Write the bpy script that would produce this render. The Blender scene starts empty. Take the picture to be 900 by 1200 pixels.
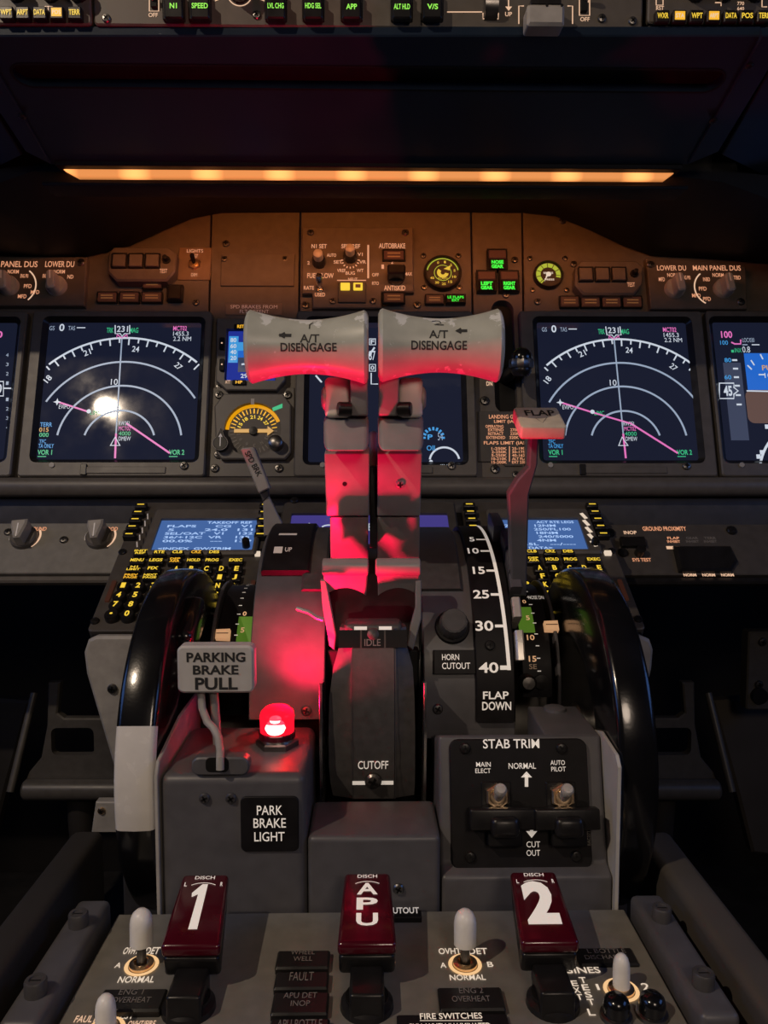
import bpy, bmesh, math, random
from math import sin, cos, pi, radians, sqrt, atan2
from mathutils import Vector, Matrix, Euler
from mathutils.geometry import tessellate_polygon
random.seed(7)
V = Vector
SC = bpy.context.scene
COL = SC.collection
Z0 = 0.95                      # eye height above the flight deck floor

# ------------------------------------------------------------------ camera
PITCH, YAW, FPX = radians(4.257), radians(0.955), 900.0
cam_d = bpy.data.cameras.new('camera')
cam = bpy.data.objects.new('camera', cam_d)
COL.objects.link(cam)
cam.location = (0, 0, Z0)
cam.rotation_euler = (pi/2 - PITCH, 0, -YAW)
cam_d.sensor_fit = 'VERTICAL'; cam_d.sensor_height = 36.0; cam_d.lens = 36.0*FPX/1200
cam_d.clip_start = 0.01
SC.camera = cam
# ------------------------------------------------------------------ world, exposure
w = bpy.data.worlds.new('night'); SC.world = w; w.use_nodes = True
w.node_tree.nodes['Background'].inputs[0].default_value = (0.10, 0.14, 0.25, 1)
w.node_tree.nodes['Background'].inputs[1].default_value = 0.05
SC.view_settings.view_transform = 'Standard'
SC.view_settings.look = 'None'
SC.view_settings.gamma = 1.0
SC.view_settings.use_curve_mapping = False
SC.view_settings.exposure = 0.0
# ------------------------------------------------------------------ lamps: map light of the flight deck, added frontal fill
def lamp(name, kind, loc, energy, color, size, aim=None, spot=None, blend=0.5):
    d = bpy.data.lights.new(name, kind); o = bpy.data.objects.new(name, d); COL.objects.link(o)
    o.location = (loc[0], loc[1], loc[2]+Z0); d.energy = energy; d.color = color
    if kind == 'AREA':
        d.shape = 'DISK'; d.size = size
    else:
        d.shadow_soft_size = size
    if spot: d.spot_size = radians(spot); d.spot_blend = blend
    if aim is not None:
        q = (V(aim)-V(loc)).to_track_quat('-Z', 'Y'); o.rotation_mode = 'QUATERNION'; o.rotation_quaternion = q
    return o
RC = Euler((pi/2 - PITCH, 0, -YAW)).to_matrix()
_g = RC @ V(((123-450)/FPX, (600-478)/FPX, -1.0)); _mn = V((0, -.9578, .2873)); _mo = V((0, .90, -.02))
_h = _g*(_mo.dot(_mn)/_g.dot(_mn)); _r = _g - _mn*2*_g.dot(_mn)
WIN_E, STRIP_E, STRIP_P, REDL_E, LENS_E = 1.9, 0.95, 0.85, 8.5, 4.0
MAP_LOC = tuple(_h + _r*((_h.y+.28)/-_r.y))      # map light over the left seat, mirrored in the left map display
lamp('map_light', 'SPOT', MAP_LOC, 32.0, (1.0, 0.80, 0.60), 0.010, (0.0, 0.55, -0.2), 80, 0.8)
lamp('strip_bulbs', 'AREA', (0.0, 0.7985, 0.2800), STRIP_P, (1.0, 0.28, 0.058), 0.60, (0.0, 0.96, 0.16)).data.shape = 'RECTANGLE'
bpy.data.lights['strip_bulbs'].size_y = 0.008
lamp('front_fill', 'AREA', (0.22, -0.55, 0.40), 2.2, (1.0, 0.79, 0.62), 0.25, (0.02, 0.55, -0.10))  # added frontal fill behind the camera, brightens the lever clamps

# ------------------------------------------------------------------ unprojection of photo points onto real planes
RC = Euler((pi/2 - PITCH, 0, -YAW)).to_matrix()
def ray(px, py): return RC @ V(((px-450)/FPX, (600-py)/FPX, -1.0))
def at(px, py, d):
    r = ray(px, py); return r*(d/r.y)
def atz(px, py, z):
    r = ray(px, py); return r*(z/r.z)

class Frame:
    def __init__(s, o, u, v):
        s.o = V(o); s.u = V(u).normalized(); s.n = s.u.cross(V(v)).normalized(); s.v = s.n.cross(s.u)
    def p(s, px, py, w=0.0):
        r = ray(px, py); o = s.o + s.n*w
        h = r*(o.dot(s.n)/r.dot(s.n)) - o
        return (h.dot(s.u), h.dot(s.v))
    def W(s, a, b, w=0.0): return s.o + s.u*a + s.v*b + s.n*w
    def rect(s, x0, y0, x1, y1, w=0.0):
        cx, cy = (x0+x1)/2, (y0+y1)/2
        return (s.p(x0, cy, w)[0], s.p(cx, y1, w)[1], s.p(x1, cy, w)[0], s.p(cx, y0, w)[1])
    def mat(s, a=0, b=0, w=0):
        m = Matrix((( s.u.x, s.v.x, s.n.x, 0), (s.u.y, s.v.y, s.n.y, 0), (s.u.z, s.v.z, s.n.z, 0), (0, 0, 0, 1)))
        m.translation = s.W(a, b, w); return m
    def off(s, w): return Frame(s.o + s.n*w, s.u, s.v)
    def sc(s, px, py): # metres per pixel across / up the plane
        a, b = s.p(px, py); a2, _ = s.p(px+1, py); _, b2 = s.p(px, py-1); return (a2-a, b2-b)

# ------------------------------------------------------------------ materials
MATS = {}
def _n(nt, t, **k):
    n = nt.nodes.new(t)
    for a, b in k.items(): setattr(n, a, b)
    return n
def paint(name, col, rough=0.5, metal=0.0, var=0.12, scale=90.0, bump=0.05, coat=0.0, bscale=900.0, rvar=0.1, spec=0.5):
    m = bpy.data.materials.new(name); m.use_nodes = True; nt = m.node_tree; b = nt.nodes['Principled BSDF']
    tc = _n(nt, 'ShaderNodeTexCoord'); no = _n(nt, 'ShaderNodeTexNoise'); no.inputs['Scale'].default_value = scale; no.inputs['Detail'].default_value = 5
    nt.links.new(tc.outputs['Object'], no.inputs['Vector'])
    r = _n(nt, 'ShaderNodeValToRGB'); e = r.color_ramp.elements
    e[0].position, e[1].position = 0.3, 0.7
    e[0].color = tuple(c*(1-var) for c in col)+(1,); e[1].color = tuple(min(1, c*(1+var)) for c in col)+(1,)
    nt.links.new(no.outputs['Fac'], r.inputs['Fac']); nt.links.new(r.outputs['Color'], b.inputs['Base Color'])
    mr = _n(nt, 'ShaderNodeMapRange'); mr.inputs['To Min'].default_value = max(0.02, rough-rvar); mr.inputs['To Max'].default_value = min(1, rough+rvar)
    nt.links.new(no.outputs['Fac'], mr.inputs['Value']); nt.links.new(mr.outputs['Result'], b.inputs['Roughness'])
    b.inputs['Metallic'].default_value = metal; b.inputs['Coat Weight'].default_value = coat; b.inputs['Coat Roughness'].default_value = 0.08
    b.inputs['Specular IOR Level'].default_value = spec
    if bump > 0:
        n2 = _n(nt, 'ShaderNodeTexNoise'); n2.inputs['Scale'].default_value = bscale; n2.inputs['Detail'].default_value = 2
        nt.links.new(tc.outputs['Object'], n2.inputs['Vector'])
        bp = _n(nt, 'ShaderNodeBump'); bp.inputs['Strength'].default_value = bump; bp.inputs['Distance'].default_value = 0.0004
        nt.links.new(n2.outputs['Fac'], bp.inputs['Height']); nt.links.new(bp.outputs['Normal'], b.inputs['Normal'])
    MATS[name] = m; return m
def emit(name, col, strength, sample=False, base=(0.02, 0.02, 0.02), rough=0.4):
    m = bpy.data.materials.new(name); m.use_nodes = True; b = m.node_tree.nodes['Principled BSDF']
    b.inputs['Base Color'].default_value = tuple(base)+(1,); b.inputs['Roughness'].default_value = rough
    b.inputs['Emission Color'].default_value = tuple(col)+(1,); b.inputs['Emission Strength'].default_value = strength
    if not sample:
        try: m.cycles.emission_sampling = 'NONE'
        except Exception: pass
    MATS[name] = m; return m
# painted and bare surfaces
paint('panel_brown', (0.095, 0.080, 0.066), 0.5)
paint('panel_dark', (0.065, 0.056, 0.048), 0.5)
paint('bezel_grey', (0.100, 0.088, 0.075), 0.45)
paint('pedestal_grey', (0.092, 0.089, 0.096), 0.42, var=0.10)
paint('pedestal_dark', (0.048, 0.046, 0.049), 0.45)
paint('cover_grey', (0.062, 0.058, 0.057), 0.42, var=0.16, scale=160, bump=0.25, bscale=2600)
paint('clamp_cream', (0.74, 0.71, 0.62), 0.35, var=0.04)
paint('fire_grey', (0.185, 0.175, 0.155), 0.5)
paint('plate_grey', (0.52, 0.50, 0.47), 0.42, var=0.05)
paint('lever_grey', (0.26, 0.245, 0.235), 0.38, var=0.06)
paint('housing_grey', (0.34, 0.32, 0.29), 0.5)
paint('knob_grey', (0.36, 0.33, 0.29), 0.45)
paint('black_matte', (0.008, 0.0075, 0.0075), 0.6, var=0.3, spec=0.2)
paint('black_satin', (0.012, 0.011, 0.011), 0.32, var=0.2, spec=0.35)
paint('placard_black', (0.010, 0.009, 0.010), 0.5, var=0.2, bump=0.12, spec=0.2)
paint('wheel_black', (0.006, 0.006, 0.007), 0.20, var=0.2, scale=40, bump=0.10, bscale=500, coat=0.35, rvar=0.05)
paint('wheel_white', (0.72, 0.69, 0.64), 0.25, var=0.04, bump=0.02)
paint('white_print', (0.85, 0.82, 0.78), 0.6, var=0.02, bump=0)
paint('black_print', (0.02, 0.02, 0.02), 0.6, var=0.1, bump=0)
paint('grey_print', (0.22, 0.20, 0.18), 0.6, var=0.05, bump=0)
paint('cap_white', (0.90, 0.87, 0.80), 0.35, var=0.05, scale=200, bump=0.02)
paint('steel', (0.62, 0.60, 0.57), 0.25, metal=1.0, var=0.08, bump=0.03)
paint('bright_steel', (0.70, 0.66, 0.60), 0.28, metal=0.35, var=0.08, bump=0.03)
paint('dark_steel', (0.22, 0.21, 0.20), 0.35, metal=1.0, var=0.1, bump=0.03)
paint('brass_ring', (0.80, 0.58, 0.36), 0.3, metal=1.0, var=0.1, bump=0.03)
paint('glareshield_blue', (0.009, 0.017, 0.032), 0.42, var=0.12, scale=25, bump=0.12, bscale=1200, spec=0.25)
paint('glareshield_black', (0.007, 0.007, 0.008), 0.6, var=0.3, spec=0.15)
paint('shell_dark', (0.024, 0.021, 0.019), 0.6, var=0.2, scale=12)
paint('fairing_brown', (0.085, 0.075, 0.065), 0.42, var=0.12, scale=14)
paint('floor_dark', (0.04, 0.037, 0.035), 0.8, var=0.3, scale=30)
paint('pedal_metal', (0.085, 0.078, 0.07), 0.4, var=0.12)
paint('tan_trim', (0.62, 0.53, 0.41), 0.55)
paint('fire_red', (0.070, 0.0018, 0.009), 0.22, var=0.08, bump=0.02, coat=0.4)
paint('green_band', (0.10, 0.21, 0.035), 0.5, var=0.06, bump=0)
paint('pointer_ivory', (0.80, 0.58, 0.36), 0.4, var=0.12, scale=300)
paint('gauge_face', (0.03, 0.026, 0.022), 0.5, bump=0)
paint('amber_panel', (0.16, 0.112, 0.075), 0.5)
# worn grip paint of the thrust levers
def grip():
    m = paint('grip_paint', (0.47, 0.47, 0.40), 0.36, var=0.08, scale=70, bump=0.06, bscale=700)
    nt = m.node_tree; b = nt.nodes['Principled BSDF']; old = b.inputs['Base Color'].links[0].from_socket
    tc = [n for n in nt.nodes if n.type == 'TEX_COORD'][0]
    n1 = _n(nt, 'ShaderNodeTexNoise'); n1.inputs['Scale'].default_value = 46; n1.inputs['Detail'].default_value = 7; n1.inputs['Roughness'].default_value = 0.62
    nt.links.new(tc.outputs['Object'], n1.inputs['Vector'])
    r = _n(nt, 'ShaderNodeValToRGB'); e = r.color_ramp.elements; e[0].position, e[1].position = 0.58, 0.60
    e[0].color = (0, 0, 0, 1); e[1].color = (1, 1, 1, 1)
    nt.links.new(n1.outputs['Fac'], r.inputs['Fac'])
    mx = _n(nt, 'ShaderNodeMixRGB'); mx.inputs['Color2'].default_value = (0.74, 0.74, 0.70, 1)
    nt.links.new(r.outputs['Color'], mx.inputs['Fac']); nt.links.new(old, mx.inputs['Color1']); nt.links.new(mx.outputs['Color'], b.inputs['Base Color'])
grip()
# screens: dark glass that glows a little, with a clear reflection and some dust
def screen(name, col, strength, rough=0.045):
    m = bpy.data.materials.new(name); m.use_nodes = True; nt = m.node_tree; b = nt.nodes['Principled BSDF']
    b.inputs['Base Color'].default_value = (0.01, 0.01, 0.012, 1)
    b.inputs['Emission Color'].default_value = tuple(col)+(1,); b.inputs['Emission Strength'].default_value = strength
    tc = _n(nt, 'ShaderNodeTexCoord'); no = _n(nt, 'ShaderNodeTexNoise'); no.inputs['Scale'].default_value = 24; no.inputs['Detail'].default_value = 6
    nt.links.new(tc.outputs['Object'], no.inputs['Vector'])
    mr = _n(nt, 'ShaderNodeMapRange'); mr.inputs['From Min'].default_value = 0.35; mr.inputs['From Max'].default_value = 0.7
    mr.inputs['To Min'].default_value = rough*0.5; mr.inputs['To Max'].default_value = rough*1.8
    nt.links.new(no.outputs['Fac'], mr.inputs['Value']); nt.links.new(mr.outputs['Result'], b.inputs['Roughness'])
    MATS[name] = m
screen('screen_navy', (0.20, 0.26, 0.62), 0.040)
screen('screen_violet', (0.17, 0.13, 0.70), 0.30)
screen('screen_blue', (0.10, 0.23, 0.62), 0.55)
screen('isfd_blue', (0.03, 0.06, 0.55), 0.5)
emit('sym_white', (0.80, 0.88, 1.0), 0.72); emit('sym_dim', (0.55, 0.68, 0.9), 0.55)
emit('sym_magenta', (1.0, 0.22, 0.65), 0.75); emit('sym_green', (0.05, 0.62, 0.28), 0.75)
emit('sym_cyan', (0.06, 0.38, 0.85), 0.8); emit('sym_amber', (0.9, 0.5, 0.15), 0.7)
emit('sym_blue_text', (0.42, 0.62, 1.0), 0.95)
emit('sym_skyblue', (0.02, 0.17, 0.75), 0.75); emit('sym_brown', (0.16, 0.09, 0.07), 0.7); emit('sym_grey', (0.08, 0.10, 0.18), 0.5)
emit('lit_orange', (1.0, 0.42, 0.22), 0.75); emit('lit_peach', (1.0, 0.62, 0.40), 0.80); emit('lit_cream', (1.0, 0.80, 0.62), 0.75)
emit('lit_yellow', (1.0, 0.66, 0.05), 0.95); emit('lit_amber', (1.0, 0.50, 0.03), 0.95)
emit('lit_green', (0.03, 1.0, 0.06), 0.95); emit('lit_lime', (0.35, 1.0, 0.10), 0.95)
emit('lit_gauge', (0.95, 0.62, 0.06), 0.75); emit('gauge_amber', (1.0, 0.42, 0.0), 0.75); emit('gauge_green', (0.55, 0.62, 0.05), 0.7)
emit('dim_red_lens', (0.10, 0.03, 0.015), 0.25, base=(0.05, 0.02, 0.015)); emit('dim_orange_lens', (0.35, 0.16, 0.05), 0.30, base=(0.2, 0.1, 0.05), rough=0.3)
emit('glow_label', (1.0, 0.88, 0.76), 0.38, base=(0.8, 0.76, 0.7), rough=0.6)  # glow put into the lettering to brighten it, painted labels included
emit('glow_ivory', (1.0, 0.52, 0.25), 0.45, base=(0.8, 0.58, 0.36))  # ivory paint with added glow, stands in for light on the trim pointers
emit('lit_band', (0.16, 0.36, 0.03), 0.30, base=(0.10, 0.21, 0.035), rough=0.5)
emit('lit_switch', (1.0, 0.60, 0.28), 0.9)
# flood strip lens with the hot spots of the bulbs behind it
def strip_mat():
    m = bpy.data.materials.new('strip_lens'); m.use_nodes = True; nt = m.node_tree; b = nt.nodes['Principled BSDF']
    tc = _n(nt, 'ShaderNodeTexCoord'); sp = _n(nt, 'ShaderNodeSeparateXYZ'); nt.links.new(tc.outputs['Object'], sp.inputs[0])
    mu = _n(nt, 'ShaderNodeMath', operation='MULTIPLY'); mu.inputs[1].default_value = 2*pi/0.0715; ad = _n(nt, 'ShaderNodeMath', operation='SUBTRACT'); ad.inputs[1].default_value = 0.0555; nt.links.new(sp.outputs['X'], ad.inputs[0]); nt.links.new(ad.outputs[0], mu.inputs[0])
    co = _n(nt, 'ShaderNodeMath', operation='COSINE'); nt.links.new(mu.outputs[0], co.inputs[0])
    mr = _n(nt, 'ShaderNodeMapRange'); mr.inputs['From Min'].default_value = 0.1; mr.inputs['From Max'].default_value = 1; mr.inputs['To Min'].default_value = 0.85; mr.inputs['To Max'].default_value = 2.0
    nt.links.new(co.outputs[0], mr.inputs['Value'])
    ms = _n(nt, 'ShaderNodeMath', operation='MULTIPLY'); ms.inputs[1].default_value = STRIP_E; mz = _n(nt, 'ShaderNodeMapRange'); mz.inputs['From Min'].default_value = -0.006; mz.inputs['From Max'].default_value = 0.006; mz.inputs['To Min'].default_value = 0.62; mz.inputs['To Max'].default_value = 1.35
    nt.links.new(sp.outputs['Z'], mz.inputs['Value']); m2 = _n(nt, 'ShaderNodeMath', operation='MULTIPLY'); nt.links.new(mz.outputs['Result'], m2.inputs[0]); nt.links.new(mr.outputs['Result'], m2.inputs[1]); nt.links.new(m2.outputs[0], ms.inputs[0])
    b.inputs['Base Color'].default_value = (0.3, 0.15, 0.05, 1)
    b.inputs['Emission Color'].default_value = (1.0, 0.36, 0.10, 1); nt.links.new(ms.outputs[0], b.inputs['Emission Strength'])
    MATS['strip_lens'] = m
strip_mat()
emit('dusk_pane', (0.16, 0.36, 1.0), WIN_E, sample=True)
def lens_mat():
    m = bpy.data.materials.new('red_lens'); m.use_nodes = True; nt = m.node_tree; b = nt.nodes['Principled BSDF']
    b.inputs['Base Color'].default_value = (0.5, 0.0, 0.01, 1); b.inputs['Roughness'].default_value = 0.15
    b.inputs['Emission Color'].default_value = (1.0, 0.012, 0.045, 1); b.inputs['Emission Strength'].default_value = 1.4
    tr = _n(nt, 'ShaderNodeBsdfTransparent'); tr.inputs[0].default_value = (1.0, 0.08, 0.14, 1); mx = _n(nt, 'ShaderNodeMixShader'); mx.inputs[0].default_value = 0.45
    nt.links.new(tr.outputs[0], mx.inputs[1]); nt.links.new(b.outputs[0], mx.inputs[2]); nt.links.new(mx.outputs[0], nt.nodes['Material Output'].inputs['Surface'])
    MATS['red_lens'] = m
lens_mat()
emit('bulb_glow', (1.0, 0.45, 0.40), LENS_E)

# ------------------------------------------------------------------ mesh builder
TXT = {}
def glyphs(s, bold):
    k = (s, bold)
    if k not in TXT:
        c = bpy.data.curves.new('t', 'FONT'); c.body = s; c.resolution_u = 3; c.offset = bold
        c.space_line = 0.95; c.align_x = 'CENTER'
        o = bpy.data.objects.new('t', c); COL.objects.link(o)
        bpy.context.view_layer.update()
        me = o.to_mesh()
        vs = [v.co.copy() for v in me.vertices]; fs = [tuple(p.vertices) for p in me.polygons]
        o.to_mesh_clear(); bpy.data.objects.remove(o); bpy.data.curves.remove(c)
        x0 = min(v.x for v in vs); x1 = max(v.x for v in vs); y0 = min(v.y for v in vs); y1 = max(v.y for v in vs)
        TXT[k] = (vs, fs, x0, x1, y0, y1)
    return TXT[k]
def rrect(a0, b0, a1, b1, r, n=4):
    if a0 > a1: a0, a1 = a1, a0
    if b0 > b1: b0, b1 = b1, b0
    r = max(0.0, min(r, (a1-a0)*0.499, (b1-b0)*0.499))
    if r < 1e-6: return [(a0, b0), (a1, b0), (a1, b1), (a0, b1)]
    P = []
    for cx, cy, t in ((a1-r, b0+r, -pi/2), (a1-r, b1-r, 0), (a0+r, b1-r, pi/2), (a0+r, b0+r, pi)):
        for i in range(n+1):
            q = t + pi/2*i/n; P.append((cx+r*cos(q), cy+r*sin(q)))
    return P
def circ(a, b, r, n=24): return [(a+r*cos(2*pi*i/n), b+r*sin(2*pi*i/n)) for i in range(n)]
def area2(P): return sum(P[i][0]*P[(i+1) % len(P)][1]-P[(i+1) % len(P)][0]*P[i][1] for i in range(len(P)))
def inset(P, d):
    n = len(P); out = []
    for i in range(n):
        p0, p1, p2 = V(P[i-1]), V(P[i]), V(P[(i+1) % n])
        e1 = (p1-p0); e2 = (p2-p1)
        if e1.length < 1e-9 or e2.length < 1e-9: out.append(tuple(p1)); continue
        e1.normalize(); e2.normalize()
        n1 = V((-e1.y, e1.x)); n2 = V((-e2.y, e2.x)); m = n1+n2
        k = 1+n1.dot(n2)
        m = m/max(k, 0.35)
        out.append((p1.x+m.x*d, p1.y+m.y*d))
    return out
class MB:
    def __init__(s, frame=None, X=None):
        s.v = []; s.f = []; s.m = []; s.X = frame.mat() if frame else (X or Matrix.Identity(4)); s.fr = frame
    def use(s, frame): s.fr = frame; s.X = frame.mat(); return s
    def world(s): s.X = Matrix.Identity(4); return s
    def setX(s, X): s.X = X; return s
    def add(s, vs, fs, mat):
        o = len(s.v); s.v += [s.X @ V(v) for v in vs]
        for f in fs: s.f.append(tuple(i+o for i in f)); s.m.append(mat)
        return s
    def prism(s, P, w0, w1, mat, bev=0.0, holes=(), top=None):
        if area2(P) < 0: P = P[::-1]
        n = len(P); lev = [(P, w0)]
        if bev > 0: lev += [(P, w1-bev), (inset(P, bev), w1)]
        else: lev += [(P, w1)]
        vs = []; fs = []
        for Q, z in lev: vs += [(q[0], q[1], z) for q in Q]
        for k in range(len(lev)-1):
            for i in range(n):
                j = (i+1) % n; fs.append((k*n+i, k*n+j, (k+1)*n+j, (k+1)*n+i))
        L = (len(lev)-1)*n
        s.add(vs, fs, mat)
        topP = lev[-1][0]
        if holes:
            H = [h[::-1] if area2(h) > 0 else h for h in holes]
            for Q, z, flip in ((topP, w1, False), (P, w0, True)):
                loops = [[V((q[0], q[1], 0)) for q in Q]]+[[V((q[0], q[1], 0)) for q in h] for h in H]
                flat = [v for l in loops for v in l]
                tri = tessellate_polygon(loops)
                s.add([(v.x, v.y, z) for v in flat], [tuple(t) for t in tri], (top or mat) if not flip else mat)
            for h in H:
                m = len(h)
                s.add([(q[0], q[1], w0) for q in h]+[(q[0], q[1], w1) for q in h], [(i, (i+1) % m, m+(i+1) % m, m+i) for i in range(m)], mat)
        else:
            convex = True
            for i in range(n):
                a, b, c = topP[i-1], topP[i], topP[(i+1) % n]
                if (b[0]-a[0])*(c[1]-b[1])-(b[1]-a[1])*(c[0]-b[0]) < -1e-12: convex = False; break
            for Q, z, flip in ((topP, w1, False), (P, w0, True)):
                if convex: F = [tuple(range(n))[::-1] if flip else tuple(range(n))]
                else: F = [tuple(t) for t in tessellate_polygon([[V((q[0], q[1], 0)) for q in Q]])]
                s.add([(q[0], q[1], z) for q in Q], F, (top or mat) if not flip else mat)
        return s
    def plate(s, R, w0, w1, mat, r=0.002, bev=0.0006, holes=(), top=None):
        return s.prism(rrect(R[0], R[1], R[2], R[3], r), w0, w1, mat, bev, holes, top)
    def pplate(s, x0, y0, x1, y1, w0, w1, mat, r=0.002, bev=0.0006, holes=(), top=None): # pixel rectangle on the frame
        return s.plate(s.fr.rect(x0, y0, x1, y1, w1), w0, w1, mat, r, bev, holes, top)
    def ppoly(s, pts, w0, w1, mat, bev=0.0, holes=()):
        return s.prism([s.fr.p(x, y, w1) for x, y in pts], w0, w1, mat, bev, holes)
    def box(s, c, sz, mat, bev=0.0008):
        x, y, z = sz[0]/2, sz[1]/2, sz[2]/2
        X = s.X; s.X = X @ Matrix.Translation(V(c))
        if bev > 0:
            rr = rrect(-x, -y, x, y, bev, 2); lo = inset(rr, bev*0.6)
            rings = [[(p[0], p[1], -z) for p in lo], [(p[0], p[1], -z+bev) for p in rr], [(p[0], p[1], z-bev) for p in rr], [(p[0], p[1], z) for p in lo]]
            s.loft(rings, mat)
        else: s.prism([(-x, -y), (x, -y), (x, y), (-x, y)], -z, z, mat)
        s.X = X; return s
    def loft(s, rings, mat, caps=True, closed=True):
        n = len(rings[0]); vs = [p for r in rings for p in r]; fs = []
        for k in range(len(rings)-1):
            for i in range(n if closed else n-1):
                j = (i+1) % n; fs.append((k*n+i, k*n+j, (k+1)*n+j, (k+1)*n+i))
        if caps and closed: fs.append(tuple(range(n))[::-1]); L = (len(rings)-1)*n; fs.append(tuple(range(L, L+n)))
        return s.add(vs, fs, mat)
    def lathe(s, prof, c, mat, seg=24, axis=None, caps=True):
        X = s.X; s.X = X @ Matrix.Translation(V(c))
        if axis is not None: s.X = s.X @ V(axis).to_track_quat('Z', 'Y').to_matrix().to_4x4()
        rings = [[(r*cos(2*pi*i/seg), r*sin(2*pi*i/seg), z) for i in range(seg)] for r, z in prof]
        s.loft(rings, mat, caps); s.X = X; return s
    def tube(s, pts, rad, mat, seg=10):
        pts = [V(p) for p in pts]; n = len(pts)
        if not hasattr(rad, '__len__'): rad = [rad]*n
        rings = []; up = None
        for i in range(n):
            t = (pts[min(i+1, n-1)]-pts[max(i-1, 0)]).normalized()
            if up is None: up = t.orthogonal().normalized()
            up = (up - t*up.dot(t)).normalized(); sd = t.cross(up)
            rings.append([tuple(pts[i]+(up*cos(2*pi*k/seg)+sd*sin(2*pi*k/seg))*rad[i]) for k in range(seg)])
        return s.loft(rings, mat)
    def strip(s, pts, width, w, mat, closed=False): # flat ribbon on the frame
        n = len(pts); L = []; R = []
        for i in range(n):
            a = V(pts[i-1]) if (i > 0 or closed) else V(pts[i]); b = V(pts[(i+1) % n]) if (i < n-1 or closed) else V(pts[i])
            t = (b-a); t = t.normalized() if t.length > 1e-9 else V((1, 0))
            q = V((-t.y, t.x))*width/2; p = V(pts[i]); L.append((p.x+q.x, p.y+q.y, w)); R.append((p.x-q.x, p.y-q.y, w))
        fs = [(i, n+i, n+(i+1) % n, (i+1) % n) for i in range(n if closed else n-1)]
        return s.add(L+R, fs, mat)
    def pstrip(s, pts, wpx, w, mat, closed=False):
        k = s.fr.sc(*pts[0])[0]
        return s.strip([s.fr.p(x, y, w) for x, y in pts], wpx*k, w, mat, closed)
    def arc(s, c, r, t0, t1, width, w, mat, n=32):
        return s.strip([(c[0]+r*cos(t0+(t1-t0)*i/n), c[1]+r*sin(t0+(t1-t0)*i/n)) for i in range(n+1)], width, w, mat)
    def disc(s, c, r, w, mat, n=24): return s.add([(c[0]+r*cos(2*pi*i/n), c[1]+r*sin(2*pi*i/n), w) for i in range(n)], [tuple(range(n))], mat)
    def flat(s, R, w, mat): return s.add([(R[0], R[1], w), (R[2], R[1], w), (R[2], R[3], w), (R[0], R[3], w)], [(0, 1, 2, 3)], mat)
    def pflat(s, x0, y0, x1, y1, w, mat): return s.flat(s.fr.rect(x0, y0, x1, y1, w), w, mat)
    def poly(s, pts, w, mat):
        return s.add([(p[0], p[1], w) for p in pts], [tuple(t) for t in tessellate_polygon([[V((p[0], p[1], 0)) for p in pts]])], mat)
    def text(s, t, R, w, mat, bold=0.0, rot=0.0, fn=None): # lettering filling the rectangle R of the frame
        vs, fs, x0, x1, y0, y1 = glyphs(t, bold)
        ca, cb = (R[0]+R[2])/2, (R[1]+R[3])/2; ku = (R[2]-R[0])/max(x1-x0, 1e-6); kv = (R[3]-R[1])/max(y1-y0, 1e-6)
        out = []
        for v in vs:
            p, q = (v.x-(x0+x1)/2)*ku, (v.y-(y0+y1)/2)*kv
            p, q = p*cos(rot)-q*sin(rot), p*sin(rot)+q*cos(rot)
            out.append(fn(ca+p, cb+q) if fn else (ca+p, cb+q, w))
        return s.add(out, fs, mat)
    def ptext(s, t, x0, y0, x1, y1, w, mat, bold=0.0, rot=0.0):
        return s.text(t, s.fr.rect(x0, y0, x1, y1, w), w, mat, bold, rot)
    def build(s, name, parent=None, loc=None, **props):
        me = bpy.data.meshes.new(name)
        if parent is not None: inv = Matrix(parent['_m']).inverted()
        else:
            if loc is None:
                lo = [min(v[i] for v in s.v) for i in range(3)]; hi = [max(v[i] for v in s.v) for i in range(3)]
                loc = ((lo[0]+hi[0])/2, (lo[1]+hi[1])/2, lo[2])
            inv = Matrix.Translation(-V(loc))
        me.from_pydata([tuple(inv @ v) for v in s.v], [], s.f)
        names = []
        for m in s.m:
            if m not in names: names.append(m)
        for m in names: me.materials.append(MATS[m])
        me.polygons.foreach_set('material_index', [names.index(m) for m in s.m])
        me.polygons.foreach_set('use_smooth', [True]*len(s.f))
        me.validate(); me.update()
        try: me.set_sharp_from_angle(angle=radians(38))
        except Exception: pass
        o = bpy.data.objects.new(name, me); COL.objects.link(o)
        if parent is not None: o.parent = parent
        else: o.location = (loc[0], loc[1], loc[2]+Z0)
        o['_m'] = parent['_m'] if parent is not None else [list(r) for r in Matrix.Translation(V(loc))]
        EMPTIES.append(o)
        for k, v in props.items(): o[k] = v
        return o
    def bevel(s, vs, fs, r, mat, seg=3): # any closed polyhedron with rounded edges
        bm = bmesh.new(); bv = [bm.verts.new(V(v)) for v in vs]
        for f in fs: bm.faces.new([bv[i] for i in f])
        bmesh.ops.recalc_face_normals(bm, faces=bm.faces[:])
        bmesh.ops.bevel(bm, geom=bm.edges[:]+bm.verts[:], offset=r, segments=seg, profile=0.5, affect='EDGES', clamp_overlap=True)
        bm.verts.index_update()
        s.add([v.co.copy() for v in bm.verts], [tuple(v.index for v in f.verts) for f in bm.faces], mat); bm.free(); return s
    def bbox(s, lo, hi, r, mat, seg=3):
        (x0, y0, z0), (x1, y1, z1) = lo, hi
        return s.bevel([(x0, y0, z0), (x1, y0, z0), (x1, y1, z0), (x0, y1, z0), (x0, y0, z1), (x1, y0, z1), (x1, y1, z1), (x0, y1, z1)],
            [(0, 3, 2, 1), (4, 5, 6, 7), (0, 1, 5, 4), (1, 2, 6, 5), (2, 3, 7, 6), (3, 0, 4, 7)], r, mat, seg)
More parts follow.
